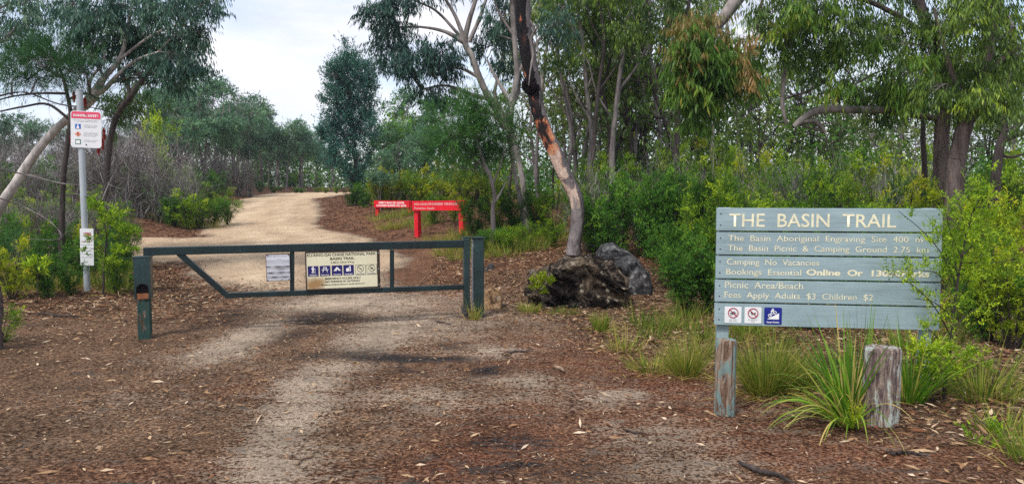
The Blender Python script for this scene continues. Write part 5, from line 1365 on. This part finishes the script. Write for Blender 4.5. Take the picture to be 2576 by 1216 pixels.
row(['dark', 'heath', 'broad'], range(-20, 520, 62), ([0, 300, 520], [400, 400, 430]), 27.5, 'green shrub mixed into the bare scrub left of the road', 'green shrubs in the bare scrub', 1.5, wf=1.2)
row(['dark', 'heath'], range(280, 560, 58), ([280, 560], [370, 400]), 31, 'taller dark shrub behind the bare scrub left of the road', 'tall shrubs behind the bare scrub', 1.5, wf=.9)
row(['heath', 'yellow', 'dark'], range(0, 340, 52), ([0, 340], [490, 500]), 17, 'green shrub behind the side track bushes at the left', 'shrubs behind the side track bushes', .6, wf=1.0)
row(['dry'], (10, 90, 160, 215, 300), ([0, 340], [470, 480]), 15.6, 'bare twiggy bush tangled among the green shrubs left of the pole', 'twiggy bushes left of the pole', .5, 2.4)
row(['dark', 'heath', 'dark'], range(430, 800, 24), ([430, 800], [405, 440]), 70, 'dark bush closing the view between the far trunks', 'bushes between the far trunks', 5, wf=1.6)
# far trees -------------------------------------------------------------
FT = [gen_tree('far_tree', 'round-crowned blue-green gum in the far tree line beyond the road', 'tree', 'gums of the far tree line', 8.5, 200+k, M['bark_grey'], M['far_leaf'], 'far', (.5, 1.02), .19, 13, 15, stems=(2, 3, 2)[k], rad=.085, cr=.10, bare=9) for k in range(3)]
MT = [gen_tree('slender_gum', 'slender grey-stemmed gum in the wood behind the thicket', 'tree', 'slender gums behind the thicket', 9.0, 320+k, M['bark_grey'], M['gum_leaf_olive'], 'gumfar', (.4, 1.05), .26, 14, 7, stems=(2, 1)[k], rad=.10, cr=.10, tint=.45) for k in range(2)] + [gen_tree('slender_gum', 'slender grey-stemmed gum in the wood behind the thicket', 'tree', 'slender gums behind the thicket', 9.0, 300+k, M['bark_dark'], M['gum_leaf_green'], 'gumfar', (.36, 1.05), .24, 13, 7, stems=(1, 2, 3)[k], rad=.10, cr=.10, tint=.5) for k in range(3)]
_tu = set()


def put(lst, k, u, vtop, y, h0, label=None, group=None, wide=1.):
    p = lst[k % len(lst)]
    if p.name in _tu: o = copy_tree(p)
    else: o = p; _tu.add(p.name)
    x = (u-1288)/F*y; h = P(u, vtop, y).z-Hs(x, y); s = h/h0
    o.location = (x, y, Hs(x, y)-.05); o.rotation_euler = (0, 0, random.uniform(0, 6.28)); o.scale = (s*wide, s*wide, s)
    if label: o['label'] = label
    if group: o['group'] = group
    return o


for k, (u, v, y) in enumerate(((505, 172, 44), (440, 190, 42), (470, 240, 46), (548, 205, 50), (585, 212, 54), (622, 235, 58), (662, 272, 60), (700, 292, 64), (560, 290, 48), (612, 312, 56), (758, 286, 62), (796, 335, 68), (730, 350, 72), (680, 335, 66), (650, 350, 75), (520, 300, 60), (480, 240, 52), (600, 262, 66), (640, 275, 70), (680, 290, 74), (720, 300, 60), (775, 320, 74), (840, 350, 66))):
    put(FT, k, u, v, y, 8.5)
for k, (u, v, y) in enumerate(((20, 265, 44), (90, 285, 50), (370, 225, 36), (-30, 300, 36), (420, 215, 38), (300, 270, 40), (455, 250, 34), (160, 300, 46), (530, 200, 40))):
    put(FT, k+1, u, v, y, 8.5, 'hazy gum crown rising over the bare scrub at the left', 'gums over the bare scrub')
for k, (u, v, y) in enumerate(((1005, 222, 40), (1050, 250, 44), (965, 300, 38), (1100, 240, 36), (1000, 330, 30), (1065, 330, 31), (960, 380, 28))):
    put(FT, k, u, v, y, 8.5, 'pale green gum right of the tall pine', 'pale gums right of the pine')
for k, (u, v, y) in enumerate(((1460, -60, 21), (1500, 20, 22), (1535, -80, 20.5), (1575, -20, 23), (1620, 10, 21), (1420, 60, 25), (1660, -60, 24), (1710, -120, 18.5), (1750, 40, 25), (1800, 80, 27), (1850, 20, 26), (1900, 120, 28), (1960, 60, 27), (2030, 140, 29), (2100, 100, 28), (2170, 160, 30), (2240, 80, 27), (2300, 140, 29), (2400, 120, 26), (2480, 180, 28), (2550, 100, 26), (1360, 60, 24), (1280, 140, 27), (1200, 180, 29), (1590, 130, 28), (1480, 160, 30), (1690, 150, 30), (1520, 250, 26), (1400, 200, 28), (1760, 230, 29), (2440, 250, 28), (1550, 60, 31), (2000, 40, 32), (1900, 170, 24), (2090, 270, 25), (2200, 280, 26), (2290, 300, 24), (1980, 280, 27))):
    put(MT, k, u, v, y, 9.0)
put([gen_shrub('glossy_shrub', 2.0, 401, 'heath_leaf', 'broad', 9, 90, tint=.75)], 0, 425, 262, 29, 2.0, 'bright green bushy young tree above the grey brush left of the road', None, .55)['category'] = 'shrub'
put([gen_shrub('orange_shrub', 2.0, 402, 'gum_leaf_red', 'broad', 6, 24, tint=.2)], 0, 1600, 395, 17.2, 2.0, 'sparse shrub with orange new leaves between the background trunks', None, .5)['category'] = 'shrub'
for lst in SH.values():
    for p in lst:
        if p.name not in _used:
            for ch in list(p.children): bpy.data.objects.remove(ch)
            bpy.data.objects.remove(p)
# understory fill behind the thicket so that the wood reads dense at eye level
b = Buf(); n = 46000
x = rng.uniform(-12, 26, n); y = rng.uniform(24, 40, n); kx = (x > np.interp(y, XRY, XR)+2.5) & ((y > 33) | (x > 3)); x, y = x[kx], y[kx]; n = len(x)
z = H(x, y)+rng.uniform(0, 1, n)*np.clip(3.0+3.4*fbm(x*.35, y*.2, 55), 1.0, 5.)
leaves(b, np.stack([x, y, z], 1)+0, rng.standard_normal((n, 3)), rng.standard_normal((n, 3)), rng.uniform(.15, .3, n), rng.uniform(.05, .11, n), np.clip(.4+.8*vn(x*.8, z*.8, 4)+.1*rng.standard_normal(n), 0, 1))
tag(b.build('undergrowth', M['heath_leaf_dark']), 'continuous dark green undergrowth deep in the wood behind the thicket', 'undergrowth', kind='stuff')
b = Buf(); n = 26000
x = rng.uniform(-46, 6, n); y = rng.uniform(66, 92, n); z = H(x, y)+rng.uniform(0, 1, n)**.8*np.clip(3.2+3*fbm(x*.3, y*.15, 65), 1.2, 5)
leaves(b, np.stack([x, y, z], 1), rng.standard_normal((n, 3)), rng.standard_normal((n, 3)), rng.uniform(.25, .5, n), rng.uniform(.09, .2, n), np.clip(.25+.8*vn(x*.5, z*.5, 24)+.1*rng.standard_normal(n), 0, 1))
tag(b.build('undergrowth', M['heath_leaf_dark']), 'dark undergrowth beyond the crest of the road', 'undergrowth', kind='stuff')
b = Buf(); n = 16000
x = rng.uniform(-48, -9, n); y = rng.uniform(24, 60, n); kx = (x < np.interp(y, XRY, XL)-1.5); x, y = x[kx], y[kx]; n = len(x)
z = H(x, y)+rng.uniform(0, 1, n)**1.5*1.0
leaves(b, np.stack([x, y, z], 1), rng.standard_normal((n, 3)), rng.standard_normal((n, 3)), rng.uniform(.1, .25, n), rng.uniform(.03, .08, n), np.clip(.4+.8*vn(x*.5, y*.5, 14)+.1*rng.standard_normal(n), 0, 1))
tag(b.build('ground_cover', M['heath_leaf_dark']), 'low green ground cover under the scrub left of the road', 'ground cover', kind='stuff')

# ------------------------------------------------------------------ grasses
def tuft(name, label, u, v, Yd, n, L, W, spread, droop, mat, tint, rad=.06, cat='grass tuft', base=None, lean=(0, 0), seg=6, group=None):
    c = base or P(u, v, Yd); x0, y0 = c[0], c[1]; gz = Hs(x0, y0)
    th = rng.uniform(0, 2*math.pi, n); rr = rad*np.sqrt(rng.uniform(0, 1, n))
    p = np.stack([np.cos(th)*rr, np.sin(th)*rr, np.full(n, -.02)], 1)
    sp_r = spread*rng.uniform(.1, 1.0, n)
    d = np.stack([np.cos(th)*sp_r+lean[0], np.sin(th)*sp_r+lean[1], np.ones(n)], 1)
    b = Buf(); blades(b, p, d, rng.uniform(*L, n), rng.uniform(*W, n), droop*rng.uniform(.3, 1.3, n), np.clip(tint+.26*rng.standard_normal(n), 0, 1), seg)
    if name == 'grass_tuft':
        k = n//4; th2 = rng.uniform(0, 6.28, k); r2 = rad*2.2*np.sqrt(rng.uniform(0, 1, k))
        blades(b, np.stack([np.cos(th2)*r2, np.sin(th2)*r2, np.full(k, .01)], 1), np.stack([np.cos(th2+rng.normal(0, .8, k)), np.sin(th2+rng.normal(0, .8, k)), rng.uniform(0, .5, k)], 1), rng.uniform(.3, .8, k)*L[1], rng.uniform(*W, k), rng.uniform(.1, 1, k), rng.uniform(.7, 1, k), 4, .5)
    t = thing(name, label, cat, (x0, y0, gz), 0, group); b.build('blades', M[mat], t).name = 'blade_clump'; return t


tuft('strap_plant', 'large floppy strap-leaved plant arching left from the foot of the thick bollard', 2135, 1056, 5.36, 75, (.45, .85), (.012, .026), 1.3, 2.6, 'rush_blade', .66, .06, 'plant', seg=10, lean=(-.45, -.05))
tuft('strap_plant', 'upright dark green blades at the heart of the floppy strap plant', 2125, 1040, 5.5, 55, (.5, .98), (.011, .020), .55, .9, 'rush_blade', .40, .05, 'plant', seg=8, lean=(-.12, 0))
tuft('strap_plant', 'dead straw-coloured blades mixed into the floppy strap plant', 2130, 1050, 5.42, 26, (.35, .8), (.008, .016), 1.1, 2.0, 'rush_blade', .98, .06, 'plant', seg=8, lean=(-.3, 0))
tuft('strap_plant', 'bright upright strap-leaved plant behind the thick bollard on its right', 2285, 1000, 5.95, 150, (.35, .8), (.010, .018), .8, 1.0, 'rush_blade', .5, .10, 'plant', seg=7)
tuft('strap_plant', 'tall upright blades behind the thick bollard on its left', 2165, 1010, 5.85, 40, (.5, .95), (.010, .018), .28, .5, 'rush_blade', .4, .07, 'plant', seg=7)
tuft('grass_tuft', 'big rounded tussock of fine green-brown grass under the trail sign', 1925, 965, 6.25, 900, (.25, .58), (.003, .006), .8, 1.3, 'grass_blade', .50, .13)
tuft('grass_tuft', 'wispy yellow-green tussock just left of the slim bollard', 1725, 935, 6.9, 420, (.2, .48), (.003, .006), .9, 1.1, 'grass_blade', .48, .10)
tuft('grass_tuft', 'second rounded tussock of fine grass beside the big one under the sign', 2010, 940, 6.4, 420, (.2, .46), (.003, .006), .8, 1.3, 'grass_blade', .55, .12)
tuft('grass_tuft', 'short scruffy yellow grass patch left of the wispy tussock', 1640, 930, 7.1, 300, (.08, .22), (.004, .007), 1.2, 1.2, 'grass_blade', .45, .22)
tuft('grass_tuft', 'small lone yellow-green tuft in front of the big boulder', 1510, 838, 8.9, 260, (.12, .3), (.004, .007), .5, .8, 'grass_blade', .5, .07)
tuft('grass_tuft', 'thin grass wisps at the foot of the hinge post', 1195, 805, 9.6, 70, (.1, .35), (.004, .007), .6, 1.3, 'grass_blade', .6, .06)
tuft('grass_tuft', 'low grass patch at the left foot of the big boulder', 1330, 795, 10.2, 180, (.08, .2), (.004, .007), .9, 1.2, 'grass_blade', .5, .15)
tuft('grass_tuft', 'low mossy grass at the front of the big boulder', 1420, 800, 10.0, 160, (.06, .15), (.004, .007), 1, 1.2, 'grass_blade', .4, .2)
tuft('grass_tuft', 'trailing dry grass right of the sapling at the lower right', 2470, 1000, 6.1, 260, (.3, .7), (.004, .007), 1.3, 1.5, 'grass_blade', .55, .25)
tuft('grass_tuft', 'yellow-green grass at the bottom right corner', 2600, 1200, 4.6, 160, (.12, .34), (.004, .007), .8, 1.0, 'grass_blade', .35, .15)
tuft('grass_tuft', 'sparse grass on the litter at the right edge', 2530, 1100, 5.2, 120, (.1, .3), (.004, .007), 1.0, 1.1, 'grass_blade', .5, .2)
# long grass along the road verge by the red signs: a set of tufts
for k, (u, y) in enumerate([(u, y) for y, us in ((24.5, range(955, 1060, 18)), (21.5, range(975, 1100, 20)), (18.2, range(1085, 1420, 24)), (16.4, range(1120, 1420, 26)), (15.0, range(1160, 1400, 30))) for u in us]):
    y += random.uniform(-.6, .6); u += random.uniform(-8, 8); x = (u-1288)/F*y
    tuft('grass_tuft', 'clump of long rank grass on the verge around the red signs', 0, 0, 0, 120, (.12, .42), (.006, .012), .9, 1.4, 'grass_blade', random.uniform(.3, .7), .3, base=(x, y), seg=4, group='verge grass around the red signs')
row(['yellow', 'heath'], (1095, 1135), ([1080, 1220], [470, 455]), 21.5, 'bright shrub close behind the nearer red sign', 'bright shrubs close behind the red sign', .4, wf=1.0)
for k, (u, y) in enumerate([(u, y) for y, us in ((12.4, range(20, 340, 40)), (14.6, range(200, 360, 40)), (24, range(380, 560, 36))) for u in us]):
    y += random.uniform(-.4, .4); u += random.uniform(-8, 8); x = (u-1288)/F*y
    tuft('grass_tuft', 'clump of scruffy grass among the shrubs at the left', 0, 0, 0, 110, (.15, .45), (.006, .011), .8, 1.2, 'grass_blade', random.uniform(.3, .65), .25, base=(x, y), seg=4, group='scruffy grass at the left')
for k in range(26):
    u = 1560+random.uniform(0, 900); y = random.uniform(7.6, 10.5); x = (u-1288)/F*y
    tuft('grass_tuft', 'thin dark grass growing at the foot of the thicket behind the trail sign', 0, 0, 0, 90, (.12, .4), (.004, .008), .9, 1.2, 'grass_blade', random.uniform(.2, .6), .18, base=(x, y), seg=4, group='thin grass at the thicket foot')

# ------------------------------------------------------------------ near saplings
def sapling(name, label, stem, rad, twigs_, Yd, leafm, style, leafscale, nsub, bark='bark_dark', tint=.5, cat='sapling'):
    """stem: (u,v) list; twigs_: list of (u,v[,dy]) polylines carrying sprigs along them"""
    b0 = P(stem[0][0], stem[0][1], Yd); base = Vector((b0.x, b0.y, Hs(b0.x, b0.y))); w, lf = Buf(), Buf()
    st = [base-Vector((0, 0, .05))]+[P(u, v, Yd) for u, v in stem[1:]]
    cu, ra = cat_curve(st, np.linspace(rad, rad*.3, len(st)), 6); tube(w, cu, ra, 7, .4, .05)
    kw = STY[style]
    for tw_ in twigs_:
        dy = tw_[1]; pts = [P(u, v, Yd+dy*(k/(len(tw_[0])-1))) for k, (u, v) in enumerate(tw_[0])]
        c2, r2 = cat_curve(pts, np.linspace(rad*.35, .002, len(pts)), 5); tube(w, c2, r2, 4, .4)
        n = int(nsub*tw_[2]); idx = (rng.uniform(.15, 1, n)*(len(c2)-1)); i0 = idx.astype(int); i1 = np.minimum(i0+1, len(c2)-1)
        c3 = c2[i0]*(1-(idx-i0))[:, None]+c2[i1]*(idx-i0)[:, None] + rng.standard_normal((n, 3))*tw_[3]
        sprigs(lf, c3, c2[0]-np.array([0, 0, .3]), tw_[3], kw['nsp'], kw['nlf'], kw['slen']*.55, kw['L']*leafscale, kw['W']*leafscale, kw['mode'], tint+.12*rng.standard_normal(n), wood=None)
    t = thing(name, label, cat, base); w.build('stem', M[bark], t, smooth=True, shift=base); lf.build('foliage', M[leafm], t, shift=base); return t


sapling('tea_tree_sapling', 'feathery green sapling whose twigs hang across the right end of the trail sign',
        [(2370, 1068), (2378, 960), (2392, 860), (2405, 740), (2425, 620), (2450, 520)], .016,
        [([(2395, 850), (2350, 770), (2300, 720), (2250, 690)], -.1, .8, .05), ([(2400, 800), (2370, 700), (2320, 680), (2235, 690)], 0., 1.0, .05), ([(2410, 730), (2370, 640), (2320, 580), (2260, 530)], 0, .35, .015),
         ([(2410, 730), (2380, 640), (2365, 560)], .1, .7, .05), ([(2420, 650), (2390, 580), (2380, 530)], 0, .7, .05), ([(2400, 800), (2350, 760), (2300, 750)], 0, .8, .05), ([(2405, 760), (2440, 700), (2480, 640)], .1, 1.4, .08), ([(2425, 640), (2470, 590), (2520, 560)], .1, 1.4, .09), ([(2445, 540), (2470, 490), (2500, 470)], 0, 1.2, .08),
         ([(2400, 820), (2450, 780), (2500, 760)], .1, 1.2, .08), ([(2390, 880), (2340, 830), (2310, 810)], 0, .4, .03), ([(2410, 700), (2400, 640), (2395, 600)], 0, 1., .08), ([(2430, 600), (2420, 540), (2410, 500)], 0, .9, .07), ([(2450, 520), (2500, 520), (2560, 500)], 0, 1.4, .1), ([(2420, 660), (2500, 660), (2560, 650)], 0, 1.4, .1)],
        6.05, 'heath_leaf', 'heath', .62, 8, tint=.6)
sapling('small_shrub', 'low ferny light green seedling right of the thick bollard', [(2345, 1010), (2350, 960), (2370, 930)], .006,
        [([(2350, 980), (2400, 930), (2450, 925)], .1, .6, .04), ([(2350, 970), (2320, 900), (2300, 880)], 0, .6, .04), ([(2360, 950), (2400, 900), (2440, 885)], .1, .6, .04), ([(2355, 960), (2355, 900), (2345, 870)], 0, .6, .04)], 5.9, 'heath_leaf', 'heath', .7, 16, tint=.65, cat='seedling')
sapling('seedling', 'small bright green broad-leaved seedling at the lower right', [(2478, 1150), (2480, 1120), (2486, 1085)], .004,
        [([(2480, 1130), (2460, 1110), (2445, 1100)], 0, .25, .01), ([(2482, 1110), (2505, 1095), (2520, 1090)], 0, .25, .01), ([(2484, 1100), (2486, 1080)], 0, .25, .01), ([(2480, 1140), (2500, 1130), (2515, 1128)], 0, .25, .01), ([(2480, 1145), (2465, 1140)], 0, .2, .01)], 4.9, 'heath_leaf', 'broad', .6, 5, tint=.62, cat='seedling')
sapling('seedling', 'yellow-green sprig at the foot of the arching strap plant', [(2160, 1075), (2152, 1055), (2150, 1030)], .004,
        [([(2152, 1060), (2138, 1050), (2130, 1040)], 0, .2, .01), ([(2152, 1058), (2166, 1048), (2172, 1040)], 0, .2, .01), ([(2151, 1050), (2148, 1030)], 0, .2, .01)], 5.15, 'heath_leaf_yellow', 'heath', .5, 7, tint=.4, cat='seedling')
sapling('thin_sapling', 'thin dark sapling with sparse twigs crossing the lower notice on the pole', [(258, 722), (262, 660), (268, 600), (262, 560)], .02,
        [([(266, 620), (300, 590), (335, 575)], 0, .8, .06), ([(262, 640), (235, 625), (212, 640)], -.4, .12, .02), ([(262, 670), (300, 640), (330, 620)], 0, .8, .06), ([(268, 600), (285, 560), (300, 545)], 0, .8, .06), ([(264, 590), (235, 600), (222, 615)], -.4, .1, .02), ([(262, 560), (245, 530), (240, 510)], 0, .7, .05)], 11.6, 'heath_leaf', 'heath', 1.1, 14, tint=.45)
sapling('seedling', 'light green sprig rising in front of the dark left end of the big boulder', [(1368, 790), (1366, 750), (1362, 700)], .006,
        [([(1366, 750), (1350, 725), (1345, 705)], 0, .5, .03), ([(1366, 740), (1380, 715), (1384, 700)], 0, .5, .03), ([(1364, 720), (1362, 690)], 0, .5, .03)], 10.2, 'heath_leaf_yellow', 'heath', .9, 9, tint=.3, cat='seedling')
sapling('seedling', 'bright green seedling left of the sign pole', [(92, 700), (96, 675), (100, 655)], .006,
        [([(96, 690), (80, 680), (72, 676)], 0, .3, .02), ([(97, 680), (112, 670), (122, 668)], 0, .3, .02), ([(98, 670), (100, 652)], 0, .3, .02)], 11.0, 'heath_leaf', 'broad', 1.3, 6, tint=.9, cat='seedling')
# bare arching branches by the sign pole
for lab, pts, r_ in (('long dark bare branch arching across behind the safety sign', [(-20, 245), (60, 232), (150, 262), (240, 272), (330, 300), (420, 345)], .016), ('thin bare twig arching over the shrubs left of the pole', [(-10, 495), (60, 520), (130, 560), (150, 600), (60, 600)], .010),
                     ('bare grey fallen branch slanting behind the pole', [(-10, 425), (70, 440), (150, 460), (215, 470), (240, 500)], .012), ('forked dry twig right of the safety sign', [(250, 520), (285, 440), (330, 390), (420, 370), (450, 360)], .012)):
    bb = Buf(); y0 = 12.8; p3_ = [P(u, v, y0+.3*math.sin(k*1.7)) for k, (u, v) in enumerate(pts)]; c2, r2 = cat_curve(p3_, np.linspace(r_, .004, len(p3_)), 6); tube(bb, c2, r2, 6, .5, .05)
    for k in range(4, len(c2), 2):
        e = c2[k]+np.array([rng.uniform(-.3, .5), rng.uniform(-.2, .2), rng.uniform(-.25, .35)]); tube(bb, [c2[k], (c2[k]+e)/2+rng.standard_normal(3)*.03, e], [r2[k]*.5, r2[k]*.3, .002], 4)
    base = Vector(c2[0]); t = thing('bare_branch', lab, 'branch', base); bb.build('twig', M['bark_dark'] if 'dark' in lab else M['bark_grey'], t, smooth=True, shift=base)

# reddish trunk stump at the left edge
bb = Buf(); c = P(-22, 830, 7.9); gz = Hs(c.x, c.y); cu, ra = cat_curve([(c.x, c.y, gz-.1), (c.x+.0, c.y, gz+.2), (c.x-.01, c.y, gz+.42), (c.x-.02, c.y, gz+.62), (c.x-.05, c.y, gz+.72)], [.11, .10, .12, .13, .07], 6); tube(bb, cu, ra, 16, .5, .08)
t = thing('tree_stump', 'reddish brown burnt stump cut off by the left edge', 'stump', (c.x, c.y, gz)); bb.build('stump_body', M['bark_red'], t, smooth=True, shift=(c.x, c.y, gz))

# sticks on the ground
for lab, (u0, v0), (u1, v1), r_ in (('long dark fallen stick on the litter left of the latch post', (95, 792), (205, 800), .018), ('curved pale stick in front of the leaf pile at the left', (160, 770), (182, 800), .010), ('dark charred stick at the lower right among orange leaves', (1865, 1172), (2005, 1225), .016),
                              ('short reddish stick on the dirt right of the gate', (1260, 893), (1345, 880), .012), ('grey stub of wood on the litter below the boulder', (1395, 925), (1420, 940), .018), ('broken twig near the hinge post', (1095, 808), (1135, 818), .012),
                              ('thin dark twig across the dirt at centre right', (1570, 1085), (1625, 1095), .007), ('pale splinter pair on the sand near the bottom', (740, 1175), (800, 1135), .008), ('black thin stick near the thick bollard', (2240, 1145), (2330, 1150), .012), ('thin pale twig on the wet patch inside the gate', (790, 812), (815, 800), .007)):
    a, b2 = ground_at(u0, v0), ground_at(u1, v1); bb = Buf(); n = 7; pp = []
    for k in range(n):
        q = a.lerp(b2, k/(n-1)); q = Vector((q.x+random.uniform(-1, 1)*.015, q.y+random.uniform(-1, 1)*.03, 0)); q.z = Hs(q.x, q.y)+r_*.9+.006; pp.append(q)
    c2, r2 = cat_curve(pp, [r_*.6, r_, r_*.95, r_*.9, r_*.8, r_*.6, r_*.25], 4); tube(bb, c2, r2, 7, .5, .1)
    o = bb.build('stick', M['wood_tan'] if ('pale' in lab or 'grey' in lab) else M['bark_dark'] if 'dark' in lab or 'black' in lab or 'charred' in lab else M['bark_red'], None, smooth=True, shift=a); o.location = a
    tag(o, lab, 'stick')

bm = bmesh.new(); abox(bm, -156, 156, -68, 262, -6, 22); hz = bm_obj('haze', bm, M['white']); hz.data.materials.clear()
m, nt, out = newmat('haze_air'); pv = N(nt, 'VolumePrincipled'); pv.inputs['Density'].default_value = .0006; pv.inputs['Color'].default_value = (.80, .88, 1, 1); pv.inputs['Anisotropy'].default_value = .2
nt.links.new(pv.outputs[0], out.inputs['Volume']); hz.data.materials.append(m); tag(hz, 'thin bluish haze in the air over the road', 'haze', kind='stuff')
# ------------------------------------------------------------------ light
SUN_EL, SUN_AZ = R(55), R(215)      # azimuth measured from +Y clockwise: behind and to the left
sd = Vector((math.sin(SUN_AZ)*math.cos(SUN_EL), math.cos(SUN_AZ)*math.cos(SUN_EL), math.sin(SUN_EL)))
sun_d = bpy.data.lights.new('sun', 'SUN'); sun_d.energy = 1.5; sun_d.angle = R(10); sun_d.color = (1, .96, .90)
sun = bpy.data.objects.new('sun', sun_d); COL.objects.link(sun); sun.rotation_euler = sd.to_track_quat('Z', 'Y').to_euler()
w = bpy.data.worlds.new('World'); scene.world = w; w.use_nodes = True; nt = w.node_tree; nt.nodes.clear()
out = nt.nodes.new('ShaderNodeOutputWorld'); sky = nt.nodes.new('ShaderNodeTexSky'); sky.sky_type = 'NISHITA'; sky.sun_disc = False
sky.sun_elevation = SUN_EL; sky.sun_rotation = SUN_AZ
tc = N(nt, 'TexCoord'); mp = N(nt, 'Mapping'); mp.inputs['Scale'].default_value = (1, 1, 3.2); nt.links.new(tc.outputs['Generated'], mp.inputs[0])
n1 = N(nt, 'TexNoise', Scale=2.3, Detail=6.0, Roughness=.55, Distortion=.4); nt.links.new(mp.outputs[0], n1.inputs['Vector'])
cr = ramp(nt, [(.36, g(.45)), (.56, g(1))]); nt.links.new(n1.outputs['Fac'], cr.inputs[0])
n2 = N(nt, 'TexNoise', Scale=4.0, Detail=5.0, Roughness=.5); nt.links.new(mp.outputs[0], n2.inputs['Vector'])
cc = ramp(nt, [(.34, (.66, .73, .90)), (.5, (.84, .87, .97)), (.64, (1.0, .98, 1.0))]); nt.links.new(n2.outputs['Fac'], cc.inputs[0])
b1 = N(nt, 'Background'); b1.inputs[1].default_value = .12; nt.links.new(sky.outputs[0], b1.inputs[0])
b2 = N(nt, 'Background'); b2.inputs[1].default_value = .53; nt.links.new(cc.outputs[0], b2.inputs[0])
ms = N(nt, 'MixShader'); nt.links.new(cr.outputs[0], ms.inputs[0]); nt.links.new(b1.outputs[0], ms.inputs[1]); nt.links.new(b2.outputs[0], ms.inputs[2])
nt.links.new(ms.outputs[0], out.inputs[0])

vs = scene.view_settings; vs.view_transform = 'Standard'; vs.look = 'None'; vs.exposure = 1.15; vs.gamma = 1.0; vs.use_curve_mapping = False
scene.render.engine = 'CYCLES'; cy = scene.cycles
cy.max_bounces = 6; cy.diffuse_bounces = 3; cy.glossy_bounces = 2; cy.transmission_bounces = 3; cy.transparent_max_bounces = 4; cy.use_denoising = False
cy.caustics_reflective = False; cy.caustics_refractive = False
try:
    bpy.context.view_layer.cycles.denoising_store_passes = False
    cy.denoiser = 'OPENIMAGEDENOISE'; cy.denoising_input_passes = 'RGB_ALBEDO_NORMAL'; cy.denoising_prefilter = 'ACCURATE'
except Exception: pass
